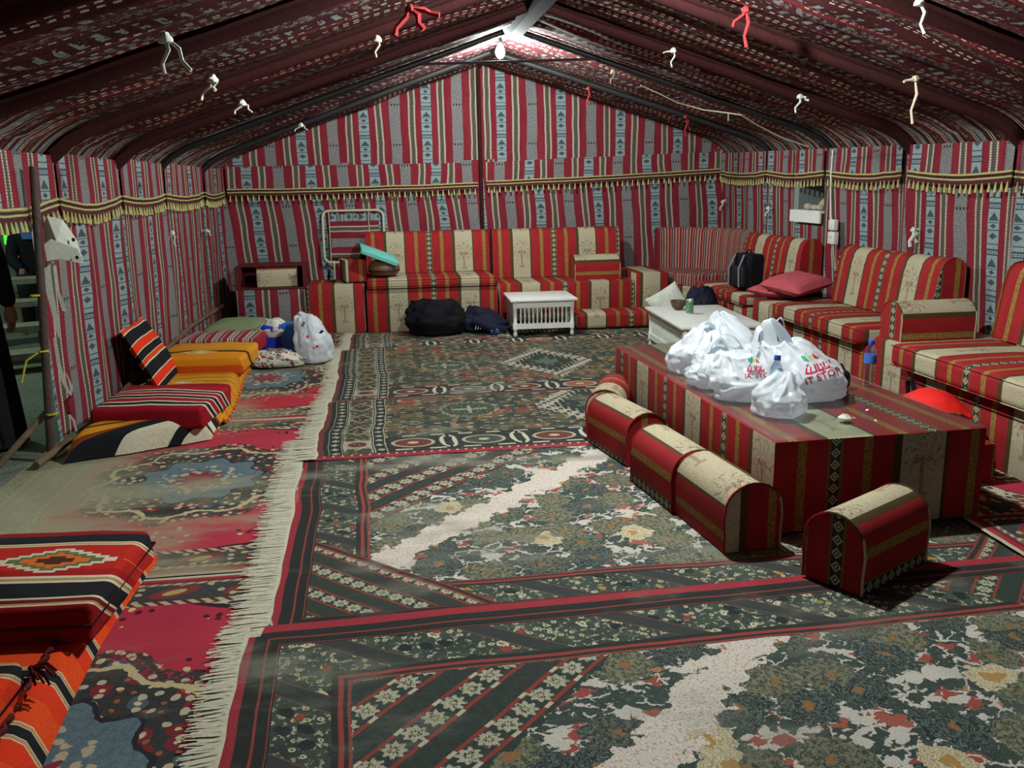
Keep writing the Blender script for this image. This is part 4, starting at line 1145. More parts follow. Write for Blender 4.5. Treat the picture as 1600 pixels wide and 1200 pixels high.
def project(parent, V, F, shapes, origin, view, right, upv):
    """lay flat print onto the bag surface: rays from origin along view, x along right, y along upv"""
    tree = BVHTree.FromPolygons([Vector(v) for v in V], F)
    right, upv, view = Vector(right).normalized(), Vector(upv).normalized(), Vector(view).normalized()
    for nm, mat, (dx, dy), (pv, pf) in shapes:
        O = []; ok = []
        for x, y in pv:
            o = Vector(origin) + right * (x + dx) + upv * (y + dy)
            hit, nr, _, _ = tree.ray_cast(o, view)
            ok.append(hit is not None); O.append((hit - view * .0035) if hit else o)
        ff = [f for f in pf if all(ok[i] for i in f)]
        if ff: MB().add(O, ff).obj(nm, mat, parent, smooth=3, recalc=False)
# Arabic lettering of the shop's bags, drawn as strokes (as far as it can be read)
AR = [[(-.050, .030), (-.058, .012), (-.040, .006), (-.034, .030)], [(-.034, .006), (-.016, .006), (-.016, .034)], [(-.006, .034), (-.006, .006), (.010, .006), (.012, .018)], [(.012, .018), (.010, -.004), (.002, -.010)],
      [(.020, .034), (.020, .006), (.036, .006), (.038, .020)], [(.046, .034), (.046, .006)], [(-.046, .040), (-.040, .044)], [(.006, .028), (.010, .028)], [(.030, .030), (.034, .030)]]
LEAF1 = ([(0, 0), (-.020, .012), (-.026, .034), (-.012, .030), (.0, .042), (.006, .02)], [(0, 1, 2, 3), (0, 3, 4, 5)])
LEAF2 = ([(.010, .000), (.004, .012), (.010, .026), (.018, .022), (.020, .008)], [(0, 1, 2, 3, 4)])
LEAF3 = ([(.024, .006), (.020, .026), (.034, .036), (.050, .026), (.052, .008), (.038, .0)], [(0, 1, 2, 3, 4, 5)])
def logo(parent, V, F, origin, view, right, upv, s=1.0, word='IT STOP', tilt=0.0):
    def sc(vf, k=s): return ([(x * k, y * k) for x, y in vf[0]], vf[1])
    sub = lambda vf: vf
    project(parent, V, F, [('green_leaf_print', INKG, (-.03 * s, .045 * s), sc(LEAF1)), ('yellow_leaf_print', INKY, (-.03 * s, .045 * s), sc(LEAF2)), ('red_leaf_print', INKR, (-.03 * s, .045 * s), sc(LEAF3)),
            ('script_print', INKR, (.0, -.008 * s), sc(poly_strokes(AR, .0065))), ('letter_print', INKR, (0, -.042 * s), text_mesh(word, .042 * s))], origin, view, right, upv)
camv = lambda p: (Vector(p) - Vector((0, 0, CAMH))).normalized()
def viewframe(p):
    v = camv(p); r = v.cross(Vector((0, 0, 1))).normalized(); return v, r, r.cross(v).normalized()
G = 'white carrier bags on the striped table'
plastic_bag('rounded white carrier bag at the far left end of the pile on the striped table', (1.71, 4.70, TT), .165, .24, 1.3, lean=(.04, -.02), neck=.35, creases=11, handles=[((-.05, 0, 0), (.06, .02, 0), .07, .03, (0, 0, 0))])
plastic_bag('white carrier bag with the tallest pointed peak, at the back of the pile', (1.94, 4.74, TT), .145, .33, 2.1, lean=(-.09, 0), neck=.08, creases=7)
plastic_bag('white carrier bag with a big loop handle, left front of the pile', (1.72, 4.36, TT), .17, .18, 3.7, neck=.62, creases=9, handles=[((-.11, -.02, .0), (.10, -.06, .0), .13, .036, (0, -.03, 0)), ((-.06, .07, 0), (.07, .06, 0), .09, .03, (0, 0, 0))])
plastic_bag('white carrier bag with upright ears in the middle of the pile', (2.00, 4.44, TT), .14, .18, 4.4, neck=.6, creases=8, handles=[((.0, .02, .0), (.11, -.01, -.02), .19, .03, (.02, 0, 0)), ((-.10, .0, 0), (.0, -.04, 0), .11, .03, (0, 0, 0))])
t, V, F = plastic_bag('grey white carrier bag with red lettering and green leaf, front left of pile', (1.745, 4.06, TT), .160, .215, 5.2, el=1.12, neck=.45, creases=7, lean=(-.05, .05))
q = Vector((1.745, 4.06, TT)); v, r_, u_ = viewframe(q + Vector((0.02, 0, .12)))
logo(t, V, F, Vector((.045, 0, .135)) - v * .6, v, r_ + u_ * .10, u_ - r_ * .05, .82, 'IA, STO.')
t, V, F = plastic_bag('largest white carrier bag with red lettering and red leaf at the right', (2.02, 4.02, TT), .195, .27, 6.9, el=1.08, neck=.36, creases=8, lean=(-.11, .05), handles=[((-.07, -.02, .0), (.05, .02, -.01), .15, .038, (-.06, 0, 0)), ((-.02, .03, 0), (-.13, .02, -.02), .11, .03, (-.02, 0, 0))])
v, r_, u_ = viewframe(Vector((2.04, 4.02, TT + .13)))
logo(t, V, F, Vector((.075, 0, .135)) - v * .6, v, r_ + u_ * .42, u_ - r_ * .42, 1.15, 'IT STOP')
t, V, F = plastic_bag('half clear carrier bag with a blue capped bottle, nearest of the pile', (1.755, 3.75, TT), .125, .19, 8.3, mat=PL2, el=.95, neck=.30, creases=6, lean=(.05, .03))
WATER = bpy.data.materials.new('bottle_plastic'); WATER.use_nodes = True; Ctx.nt = WATER.node_tree; WATER.node_tree.nodes.remove(WATER.node_tree.nodes['Principled BSDF'])
tr_ = nd('ShaderNodeBsdfTransparent'); tr_.inputs[0].default_value = (.78, .86, .92, 1); gl_ = nd('ShaderNodeBsdfGlossy'); gl_.inputs['Roughness'].default_value = .08
lw = nd('ShaderNodeLayerWeight'); lw.inputs[0].default_value = .35; ms = nd('ShaderNodeMixShader')
L_ = Ctx.nt.links.new; L_(lw.outputs['Facing'], ms.inputs[0]); L_(tr_.outputs[0], ms.inputs[1]); L_(gl_.outputs[0], ms.inputs[2]); L_(ms.outputs[0], WATER.node_tree.nodes['Material Output'].inputs[0])
CAPB = plain('blue_cap', h('2a62c8'), .4, .1, 30, .4); LABB = plain('blue_label', h('3a6cc0'), .45, .35, 16, .4)
def bottle(label, loc, H_=.22, rot=None, lab=True):
    t = thing('water_bottle', label, 'bottle', loc, 0, None, rot); r = .031; k = H_ / .22
    pr = [(.012, 0), (.028, .003), (.031, .012)]
    for q in range(5): pr += [(.031, .02 + q * .018), (.0285, .028 + q * .018), (.031, .036 + q * .018)]
    pr += [(.031, .115), (.0305, .145), (.031, .15), (.026, .172), (.014, .190), (.0125, .196), (.0125, .205)]
    MB().lathe([(a, b * k) for a, b in pr], 20).obj('bottle_body', WATER, t)
    MB().lathe([(.014, .198 * k), (.0155, .2 * k), (.0155, .219 * k), (.012, .222 * k)], 16).obj('cap', CAPB, t)
    if lab: MB().lathe([(.0316, .108 * k), (.0320, .11 * k), (.0320, .148 * k), (.0316, .15 * k)], 20).obj('label_band', LABB, t)
    return t
bottle('water bottle with blue label standing on the striped table', (2.46, 4.20, TT + .001), .235)
bottle('blue capped bottle leaning inside the half clear bag', (1.765, 3.81, TT + .02), .235, (radians(-8), radians(6), 0), False)
POUCH = plain('black_pouch', h('17171a'), .6, .3, 30, .3)
t = thing('pouch', 'small black pouch behind the largest carrier bag', 'pouch', (2.27, 4.16, TT + .001), .4)
MB().rbox(-.06, .06, -.04, .04, 0, .09, .03, 3, .01, 3, .006, 2).obj('pouch_body', POUCH, t); MB().tube([(-.05, 0, .08), (-.02, .01, .12), (.03, .01, .12), (.05, 0, .08)], .005, 6).obj('strap', POUCH, t)
t = thing('tissue', 'crumpled white tissue on the glass near the table front', 'tissue', (1.99, 3.57, TT + .001), .5)
mb = MB(); V, F, c = bag_shape(.028, .03, 4.2, neck=.3, creases=5, ny=8, nx=16); mb.add(V, F).obj('paper', WCLOTH, t)
for k, (x_, y_) in enumerate(((2.17, 3.71), (2.12, 3.53), (2.06, 3.60))):
    t = thing('paper_scrap', ['tiny paper scrap on the glass right of the tissue, farther back', 'tiny paper scrap on the glass nearest the table front edge', 'tiny paper scrap beside the crumpled tissue'][k], 'paper', (x_, y_, TT + .001), k)
    MB().add([(0, 0, 0), (.016, .002, .003), (.014, .012, .006), (.001, .010, .001)], [(0, 1, 2, 3)]).obj('scrap', WCLOTH, t)
# bags by the left mattress
t, V, F = plastic_bag('tall white printed shopping bag by the far left mattress', (-.60, 7.72, .02), .16, .39, 11.2, group=None, neck=.52, creases=6, lean=(-.07, .05), el=.95)
project(t, V, F, [('dot_print', INKR, (-.045, .02), ([(.012 * cos(a * pi / 4), .014 * sin(a * pi / 4)) for a in range(8)], [tuple(range(8))])), ('dot_print', INKR, (.02, -.065), ([(.026 * cos(a * pi / 4), .012 * sin(a * pi / 4) + .008 * cos(a * pi / 4)) for a in range(8)], [tuple(range(8))])),
        ('mark_print', BLACKC, (.065, .055), poly_strokes([[(-.01, -.01), (.012, .012)], [(.0, -.012), (.016, .0)]], .012)), ('mark_print', BLACKC, (-.075, .125), poly_strokes([[(-.02, -.02), (.0, .015)], [(-.005, -.018), (.01, .01)]], .008))],
        Vector((0, -.6, .24)), (0, 1, -.05), (1, 0, 0), (0, .05, 1))
BLUE = plain('royal_blue_bag', h('1430b0'), .5, .2, 12, .4); BLUEL = plain('lighter_blue_bag', h('2a72c4'), .5, .25, 12, .4)
t = thing('blue_bag', 'royal blue tote bag stuffed with white cloth, by the far left mattress', 'bag', (-1.10, 8.12, .02), radians(-6))
MB().rbox(0, .20, 0, .17, 0, .26, .03, 3, .01, 4, .014, 3).obj('bag_body', BLUE, t); MB().rbox(.17, .36, .004, .172, 0, .28, .03, 3, .01, 4, .014, 5).obj('side_panel', BLUEL, t)
MB().rbox(-.06, -.0, .0, .16, 0, .24, .02, 3, .0, 3, .01, 7).obj('gusset', plain('khaki_canvas', h('7a765c'), .85), t)
V, F, c = bag_shape(.12, .16, 5.5, neck=.4, creases=7, ny=20, nx=36, el=1.2); MB().add([(a + .10, b + .09, z_ + .15) for a, b, z_ in V], F).obj('stuffed_cloth', WCLOTH, t, smooth=1.9)
mt, p = newmat('floral_print_cloth'); x, y, z = objxyz(); d, r, g = vor(x + z * .4, y + z, 17)
cc = lay(h('c4c4b4'), (lt(d, .42) * gt(r, .35) * gt(nz(x, y + z, 40, 3), .47), h('7c3a40')), (lt(d, .2) * lt(r, .2), h('6a7a58'))); fin(p, cc, .85, nz(x, y, 20), .3, .01)
t = thing('floral_bag', 'crumpled floral white bundle lying before the blue tote', 'bag', (-.93, 7.62, .018), radians(-8))
V, F, c = bag_shape(.19, .13, 8.8, neck=.5, creases=9, el=1.3, ny=26, nx=48); MB().add(V, F).obj('bundle', mt, t, smooth=1.9)
mb = MB(); handle(mb, (-.02, -.14, .10), (.16, -.10, .05), .06, .012, (0, -.03, -.05)); mb.obj('strap', WCLOTH, t, smooth=3, recalc=False)
# black bundle and jacket before the back sofa
t = thing('black_bag', 'big black bundle on the rug before the left long sofa', 'bag', (.50, 8.93, .02), 0)
V, F, c = bag_shape(.26, .34, 2.8, neck=.62, creases=5, el=1.15, ny=24, nx=44); MB().add(V, F).obj('bundle', BLACKC, t, smooth=1.9)
t = thing('jacket', 'dark navy jacket heaped beside the black bundle', 'jacket', (1.0, 8.97, .02), radians(-8))
V, F, c = bag_shape(.20, .20, 6.1, neck=.45, creases=9, el=1.2, ny=24, nx=44); MB().add([(a, b * .8, z_ * (1.15 - a * 1.2)) for a, b, z_ in V], F).obj('body_cloth', NAVY, t, smooth=1.9)
MB().tube([(-.1, -.16, .14), (.05, -.20, .07), (.22, -.15, .035)], [.055, .05, .035], 10).obj('sleeve', NAVY, t)
for k in range(3): MB().tube([(-.08 + k * .025, -.215, .05), (-.06 + k * .025, -.200, .135)], .004, 5).obj('white_stripe', WCLOTH, t)
bottle('small water bottle lying behind the jacket near the white table', (1.17, 8.80, .052), .15, (radians(90), 0, radians(-60)), True)
# things on the right sofas
t = thing('backpack', 'black backpack standing on the far right wall sofa', 'backpack', (3.40, 8.02, .480), radians(-75))
MB().rbox(-.14, .14, -.09, .09, 0, .33, .06, 4, .0, 4, .012, 4).obj('main_body', BLACKC, t, smooth=1.2)
MB().rbox(-.11, .11, -.15, -.08, .03, .22, .04, 3, .0, 3, .010, 7).obj('front_pocket', POUCH, t, smooth=1.2)
GST = plain('grey_strap', h('6a7078'), .6, .2)
for xx in (-.07, .06): MB().strip([(xx, -.10, .325), (xx * 1.1, -.165, .20), (xx * 1.2, -.16, .03)], (.012, 0, 0)).obj('strap', GST, t, recalc=False, smooth=3)
MB().tube([(-.04, 0, .32), (-.02, 0, .36), (.02, 0, .36), (.04, 0, .32)], .008, 6).obj('grab_loop', BLACKC, t)
PINK = plain('dusty_pink_cotton', h('b5525a'), .9, .2, 25, .15)
pillow('dusty pink pillow lying flat nearer the backpack', 'throw_pillow', (3.27, 7.20, .475), (0, 0, radians(12)), .40, .38, .11, PINK, seed=8, group='pink pillows')
pillow('dusty pink pillow propped on the other one, larger in view', 'throw_pillow', (3.38, 6.92, .485), (radians(6), radians(-8), radians(24)), .46, .44, .15, PINK, seed=9, group='pink pillows')
t = thing('navy_bag', 'dark navy bag slumped by the corner seat behind the white table', 'bag', (3.0, 8.12, .02), .3)
V, F, c = bag_shape(.175, .47, 7.7, neck=.5, creases=6, ny=24, nx=40); MB().add(V, F).obj('bag_body', NAVY, t, smooth=1.9); MB().strip([(-.1, -.1, .36), (-.14, -.2, .2), (-.12, -.18, .06)], (.015, .01, 0)).obj('strap', POUCH, t, recalc=False, smooth=3)
pillow('white pillow standing behind the bowl and white coffee table', 'throw_pillow', (2.74, 8.48, .03), (radians(64), radians(-28), radians(6)), .36, .36, .12, WCLOTH, seed=12)
REDB = plain('red_nylon', h('e0231c'), .55, .2, 20, .3)
t = thing('backpack', 'red and black backpack on the floor right of the striped table', 'backpack', (2.84, 4.24, .03), radians(82))
MB().rbox(-.17, .17, -.11, .11, 0, .27, .08, 4, .0, 4, .012, 4).obj('main_body', BLACKC, t, smooth=1.2)
MB().grid(lambda u, v: ((-.20 + .40 * u, -.14 + .27 * v, .28 + .085 * sin(pi * (.12 + .8 * v)) * (1 - .8 * (u - .5) ** 2) - .10 * abs(u - .5) ** 2 * 4 * .6 + .008 * N(u * 5, v * 5)), (u, v)), 14, 12).obj('red_flap', REDB, t, smooth=3)
MB().strip([(-.18, -.10, .28), (-.21, -.12, .18), (-.21, -.11, .05)], (.012, .016, 0)).obj('red_strap', REDB, t, recalc=False, smooth=3)
MB().tube([(.10, .04, .33), (.12, .05, .39), (.17, .05, .37), (.17, .04, .29)], .014, 6).obj('grab_loop', BLACKC, t)

# ------------------------------------------------------------------ hatch in the right wall
w1 = struct('window_1'); w1.location = (XR, 8.0, 0)
HGR = plain('grey_hatch_panel', h('747a78'), .7, .2, 8, .2)
def hb(name, mat, x0, x1, y0, y1, z0, z1): return MB().box(x0, x1, y0 - 8.0, y1 - 8.0, z0, z1).obj(name, mat, w1)
hb('back_panel', HGR, .28, .30, 7.70, 8.32, 1.02, 1.50); hb('side_panel', HGR, .04, .28, 8.30, 8.32, 1.02, 1.50); hb('side_panel', HGR, .04, .28, 7.70, 7.72, 1.02, 1.50); hb('head_panel', HGR, .04, .28, 7.72, 8.30, 1.48, 1.50)
hb('dark_opening', POUCH, .270, .279, 7.86, 7.98, 1.29, 1.48)
hb('sill_board', WPAINT, -.05, .28, 7.71, 8.31, 1.175, 1.195); hb('sill_front', WPAINT, -.05, -.03, 7.71, 8.31, 1.085, 1.174)
for k, (a, b_, c) in enumerate(((8.15, .05, .03), (8.02, .04, .024), (7.92, .05, .026))):
    t = thing('rolled_cloth', ['pale rolled cloth at the far end of the hatch sill', 'pale rolled cloth in the middle of the hatch sill', 'pale rolled cloth at the near end of the hatch sill'][k], 'cloth', (XR + .05, a, 1.1965), radians(80))
    MB().lathe([(.006, -.06), (c * .8, -.055), (c, -.02), (c * .9, .03), (c * .6, .06), (.004, .065)], 12).obj('roll', ROPE, t, rot=(radians(90), 0, radians(90)), loc=(0, 0, c))
t = thing('sponge_cloth', 'yellowish crumpled cloth on the hatch sill in the right wall', 'cloth', (XR + .15, 7.93, 1.1965), 0)
V, F, c = bag_shape(.085, .12, 9.4, neck=.4, creases=5, ny=12, nx=24); MB().add(V, F).obj('cloth_heap', plain('straw_cloth', h('b0a47c'), .9, .3), t, smooth=1.9)
SWP = plain('switch_plastic', h('cfd2ce'), .4, .06, 10, .4)
t = thing('switch_box', 'white switch boxes wired on the right tent wall', 'switch', (XR - .075, 7.40, 0))
MB().rbox(-.02, .02, -.052, .052, 1.045, 1.135, .006, 2).obj('switch_plate', SWP, t); MB().rbox(-.024, .02, -.070, .048, .925, 1.030, .006, 2).obj('socket_plate', SWP, t)
for a in (-.02, .0, .02): MB().lathe([(.004, 0), (.004, .002)], 8, (0, 0, 0)).obj('socket_hole', POUCH, t, loc=(-.025, a - .012, .985 + a * .2), rot=(0, radians(-90), 0))
MB().rbox(-.026, -.02, -.015, .015, 1.07, 1.11, .003, 1).obj('rocker', WPAINT, t)
MB().tube([(0, .09, 1.72), (.0, .095, 1.5), (.005, .085, 1.3), (0, .06, 1.15), (0, .03, 1.13)], .006, 6).obj('cable', WPAINT, t)
MB().tube([(0, -.02, .925), (.005, -.03, .85), (.01, -.06, .70)], .005, 6).obj('cable', ROPE, t)
# ------------------------------------------------------------------ rag ties and cord
def rag(label, P, tails, mat, knot=.022, cat='tie', grp='rag ties on the roof hoops and walls'):
    t = thing('rag_tie', label, cat, P, 0, grp)
    V, F, c = bag_shape(knot, knot * 1.6, P[0] * 3, neck=.4, creases=4, ny=6, nx=10); MB().add([(a, b, z_ - knot) for a, b, z_ in V], F).obj('knot', mat, t)
    for k, (dx, dz, w) in enumerate(tails):
        pts = [(0, 0, 0), (dx * .4 + .012, -.01, dz * .35), (dx * .75 - .008, .0, dz * .7), (dx, -.01, dz)]
        MB().tube(pts, [w * .6, w, w * .8, w * .9], 6).obj('tail', mat, t)
def roofp(px_, py_):
    d = r2 * ((px_ - 800) / FPX) - u2 * ((py_ - 600) / FPX) + fw; best = None
    O = Vector((0, 0, CAMH))
    for s_, k in ((-1, .375), (1, .345)):
        tt = (2.62 - CAMH + k * s_ * RX) / (d.z + k * s_ * d.x)
        q = O + d * tt
        if (q.x - RX) * s_ > 0 and tt > 0 and q.y < 10.1: best = q
    return best
RAGS = [(258, 58, 'white rag tie with two long tails under the left roof', [(-.01, -.11, .007), (.07, -.10, .007)], WCLOTH), (332, 122, 'small pale rag knot on the dark left roof', [(.01, -.05, .008), (-.05, -.09, .006)], WCLOTH),
        (378, 160, 'small looped white rag on the left roof near the eave', [(-.04, -.06, .006), (.05, -.05, .006)], WCLOTH), (640, 12, 'bright red and white rag bunch at the top of the view left of the ridge', [(-.07, -.12, .014), (.06, -.09, .016), (.13, -.03, .014)], REDRAG),
        (1165, 14, 'red and white rag with long tail hanging right of the ridge at the top', [(.01, -.19, .011), (-.07, -.09, .009)], REDRAG), (1437, 2, 'long white rope tail at the top right of the roof', [(.03, -.13, .010)], WCLOTH),
        (1052, 78, 'thin pale tie on the right roof below the ridge', [(-.01, -.11, .006), (-.07, -.02, .005)], WCLOTH), (1250, 150, 'bluish white looped tie in the middle of the right roof', [(-.03, -.11, .008), (.06, -.03, .009)], WCLOTH),
        (1430, 122, 'cream rope tail hanging from the thick maroon hoop on the right', [(.0, -.24, .009), (-.07, -.02, .008)], ROPE), (919, 138, 'red rag hanging at the foot of the right gable slope', [(.0, -.16, .010)], REDRAG),
        (958, 112, 'thin pale thread tie right of the tie bar', [(-.02, -.09, .006)], ROPE), (470, 195, 'small pale bow on the left roof near the gable', [(-.05, -.05, .006), (.05, -.04, .006)], WCLOTH),
        (1072, 182, 'faded red rag on the right roof by the back corner', [(.0, -.17, .009), (.04, -.12, .008)], REDRAG), (590, 60, 'thin pale tie left of the lamp', [(-.01, -.09, .007)], ROPE)]
for a, b_, lb, tl_, mt_ in RAGS:
    q = roofp(a, b_)
    if q: rag(lb, tuple(q), tl_, mt_)
rag('white tie tape on the left wall, third seam', (xl(7.96) + .06, 7.96, 1.13), [(.02, -.12, .008), (-.03, -.06, .007)], WCLOTH)
rag('white tie tape on the left wall nearer the back corner', (xl(9.2) + .06, 9.2, 1.08), [(.03, -.05, .008), (-.05, .0, .007)], WCLOTH)
rag('white tie tape in the far right corner of the tent', (XR - .08, 9.98, 1.24), [(-.03, -.10, .009), (.03, .02, .008)], WCLOTH)
rag('white tie tape on the right wall between corner and hatch', (XR - .06, 8.78, 1.20), [(-.03, -.09, .009), (.03, -.02, .008)], WCLOTH)
rag('shredded white rag on the right wall above the middle sofa', (XR - .06, 6.22, 1.11), [(-.02, -.13, .016), (.03, -.10, .014), (.06, -.01, .008)], WCLOTH)
t = thing('roof_cord', 'thin pale cord looping down the right roof to the eave', 'cord')
pts = []
for a, b_ in ((1003, 128), (1030, 140), (1060, 155), (1100, 166), (1140, 171), (1160, 174), (1185, 190), (1220, 208), (1265, 224)):
    q = roofp(a, b_); pts.append((q.x - .02, q.y - .03, q.z - .03))
MB().tube(pts, .0055, 6).obj('cord', ROPE, t); MB().tube([pts[4], (pts[4][0], pts[4][1], pts[4][2] - .06)], .005, 6).obj('loose_end', ROPE, t)

# ------------------------------------------------------------------ entrance at the left: pole, tie-back, rail, outside
d1 = struct('door_1')
MB().tube([(-1.808, 5.21, 1.62), (-1.862, 5.22, .8), (-1.918, 5.22, 0)], [.021, .022, .022], 10).obj('door_post', IRON, d1)
for zz in (.93, .62, .26): MB().tube([(xl(5.2) + .05 + .026 * cos(k * .9), 5.21 + .026 * sin(k * .9), zz + .006 * k / 8) for k in range(9)], .006, 6).obj('yellow_tie', plain('yellow_string', h('b8b030'), .8), d1)
MB().tube([(xl(5.2) + .03, 5.18, .62), (xl(5.2) - .03, 5.17, .58), (xl(5.2) - .07, 5.17, .46)], .006, 6).obj('yellow_tie', bpy.data.materials['yellow_string'], d1)
t = thing('tieback_flap', 'white cloth flap with buttons tied back at the entrance post', 'cloth', (xl(5.2) + .13, 5.27, .12))
t.scale = (.74, 1, .92)
Pf = [(-.01, 0, 1.30), (.03, -.02, 1.345), (.13, -.01, 1.325), (.20, .02, 1.20), (.225, .03, 1.06), (.12, -.02, 1.10), (.02, -.03, 1.075), (-.03, -.01, 1.04), (-.02, .0, 1.17)]
mb = MB(); mb.add([(a, b - .02, c) for a, b, c in Pf] + [(.09, -.075, 1.2)], [(i, (i + 1) % 9, 9) for i in range(9)]); mb.obj('flap', WCLOTH, t, smooth=.4)
mb = MB(); mb.add([(-.02, -.03, 1.18), (.06, -.085, 1.215), (.21, -.03, 1.15), (.225, .015, 1.055), (.10, -.06, 1.095), (.0, -.06, 1.085)], [(0, 1, 2, 3, 4, 5)]); mb.obj('folded_edge', WCLOTH, t)
for a, c in ((.195, 1.205), (.205, 1.10)): MB().lathe([(.012, 0), (.012, .004), (.004, .006)], 10).obj('button', POUCH, t, loc=(a, -.045, c), rot=(radians(90), 0, 0))
mb = MB(); mb.strip([(-.02, -.03, 1.06), (-.02, -.035, .9), (-.005, -.03, .74), (.0, -.03, .62)], [(.022, 0, 0), (.026, 0, 0), (.018, 0, 0), (.004, 0, 0)]); mb.strip([(.03, -.02, 1.07), (.035, -.03, .9), (.06, -.02, .78)], [(.012, 0, 0), (.012, 0, 0), (.016, 0, 0)])
mb.strip([(-.03, -.03, .62), (-.025, -.03, .45), (.0, -.03, .33), (.03, -.03, .26)], [(.012, 0, 0), (.014, 0, 0), (.016, 0, 0), (.006, 0, 0)]); mb.strip([(.02, -.03, .40), (.045, -.03, .31), (.035, -.03, .26)], [(.003, 0, 0), (.012, 0, 0), (.004, 0, 0)])
mb.strip([(-.005, -.03, .15), (.03, -.03, .10), (.04, -.03, .03)], [(.008, 0, 0), (.010, 0, 0), (.008, 0, 0)]); mb.obj('hanging_tape', WCLOTH, t, smooth=0, recalc=False)
MB().strip([(.03, -.03, .26), (-.01, -.03, .22), (.0, -.03, .14)], [(.004, 0, 0), (.02, 0, 0), (.014, 0, 0)]).obj('red_rag_strip', REDRAG, t, smooth=0, recalc=False)
t = thing('wall_rail', 'long weathered pole lying low along the left tent wall', 'pole'); MB().tube([(-1.92, 5.0, .03), (-1.83, 5.6, .075), (-1.80, 7.0, .17), (-1.75, 8.4, .26), (-1.68, 9.75, .27)], .021, 8).obj('pole', WOOD, t)
t = thing('prop_stick', 'short stick propped outside the entrance post', 'stick'); MB().tube([(-1.93, 5.27, .26), (-2.12, 5.02, .03)], .018, 8).obj('stick', WOOD, t)
# outside
mt, p = newmat('night_gravel'); x, y, z = objxyz(); col, g = grain(mixc(nz(x, y, 2, 4), h('5d665c'), h('7a8274')), x, y, 50, .5); fin(p, col, .95, g, .5, .01, .1)
o = MB().grid(lambda u, v: ((-12 + 10.05 * u, 1 + 17 * v, -.02), (u, v)), 10, 10).obj('outside_ground', mt, None, smooth=0); tag(o, kind='structure')
BRICK = plain('night_wall_plaster', h('8a9684'), .95, .3, 3, .1)
o = MB().box(-9.0, -2.6, 14.5, 14.7, -.02, 3.0).obj('outside_wall', BRICK); tag(o, kind='structure')
o = MB().box(-9.2, -9.0, 2.0, 14.5, -.02, 3.0).obj('outside_wall', BRICK); tag(o, kind='structure')
SLT = plain('pale_plank', h('7c7a6a'), .85, .3, 14, .15)
t = thing('plank_steps', 'dark stepped bench of pale planks outside the entrance', 'bench', (-3.5, 7.7, -.02), radians(24))
for k in range(4):
    MB().box(-.9, .9, k * .45, k * .45 + .30, .12 + k * .17, .17 + k * .17).obj('plank', SLT, t)
    for xx in (-.8, .8): MB().box(xx - .03, xx + .03, k * .45 + .05, k * .45 + .25, 0, .12 + k * .17).obj('leg', POUCH, t)
def glow(name, col, s):
    m_ = bpy.data.materials.new(name); m_.use_nodes = True; p_ = m_.node_tree.nodes['Principled BSDF']; p_.inputs['Emission Color'].default_value = col; p_.inputs['Emission Strength'].default_value = s; p_.inputs['Base Color'].default_value = col; return m_
t = thing('green_lamp', 'bright green lit lamp box outside the entrance', 'lamp', (-4.0, 10.65, .90), radians(20)); MB().rbox(-.09, .07, -.04, .04, 0, .13, .03, 3).obj('lit_cover', glow('green_glow', (.04, .9, .03, 1), 1.6), t); MB().tube([(0, .02, 0), (0, .02, -1.0)], .02, 8).obj('post', POUCH, t)
t = thing('green_lamp', 'narrow green light bar by the dark figure outside', 'lamp', (-3.70, 10.65, .90), 0); MB().rbox(.0, .035, -.03, .03, 0, .15, .012, 2).obj('lit_cover', bpy.data.materials['green_glow'], t); MB().tube([(.017, .02, 0), (.017, .02, -1.0)], .015, 8).obj('post', POUCH, t)
t = thing('orange_lamp', 'small round orange light outside the entrance', 'lamp', (-4.05, 10.9, .78)); MB().lathe([(.005, -.04), (.032, -.026), (.042, 0), (.032, .026), (.005, .04)], 12).obj('lit_globe', glow('orange_glow', (1, .35, .12, 1), 1.2), t); MB().tube([(0, 0, -.03), (0, 0, -.8)], .012, 8).obj('post', POUCH, t)
t = thing('glass_jug', 'greenish glass jug standing outside on the bench', 'jug', (-3.9, 9.0, .61)); MB().lathe([(.04, 0), (.07, .02), (.075, .10), (.045, .17), (.03, .2), (.035, .22)], 14).obj('jug', plain('green_glass', h('4a8a60'), .15, .2, 10, .6), t)
lg = bpy.data.lights.new('yard_fill', 'POINT'); lg.energy = 170; lg.color = (.75, 1, .78); lg.shadow_soft_size = .1  # added fill light that lifts the dark yard; no lamp hangs here
lo = bpy.data.objects.new('yard_fill', lg); COL.objects.link(lo); lo.location = (-4.4, 7.6, 2.7)
# people outside: skinned figures
def figure(label, loc, rz, J, E_, R, mat, extras):
    t = thing('person', label, 'person', loc, rz)
    me = bpy.data.meshes.new('body'); me.from_pydata(J, E_, []); o = bpy.data.objects.new('body', me); COL.objects.link(o)
    sk = o.modifiers.new('s', 'SKIN'); 
    for i, r in enumerate(R): me.skin_vertices[0].data[i].radius = r if isinstance(r, tuple) else (r, r)
    me.skin_vertices[0].data[0].use_root = True
    o.modifiers.new('u', 'SUBSURF').levels = 2; o.modifiers['u'].render_levels = 2
    bpy.context.view_layer.update()
    m2 = bpy.data.meshes.new_from_object(o.evaluated_get(bpy.context.evaluated_depsgraph_get())); bpy.data.objects.remove(o, do_unlink=True)
    m2.materials.clear(); m2.materials.append(mat)
    m2.polygons.foreach_set('use_smooth', [True] * len(m2.polygons))
    b = bpy.data.objects.new('body', m2); COL.objects.link(b); b.parent = t
    for nm, mb, mt_ in extras: mb.obj(nm, mt_, t, smooth=1.2)
    return t
SKIN = plain('dim_skin', h('8a6248'), .6, .1, 10, .3)
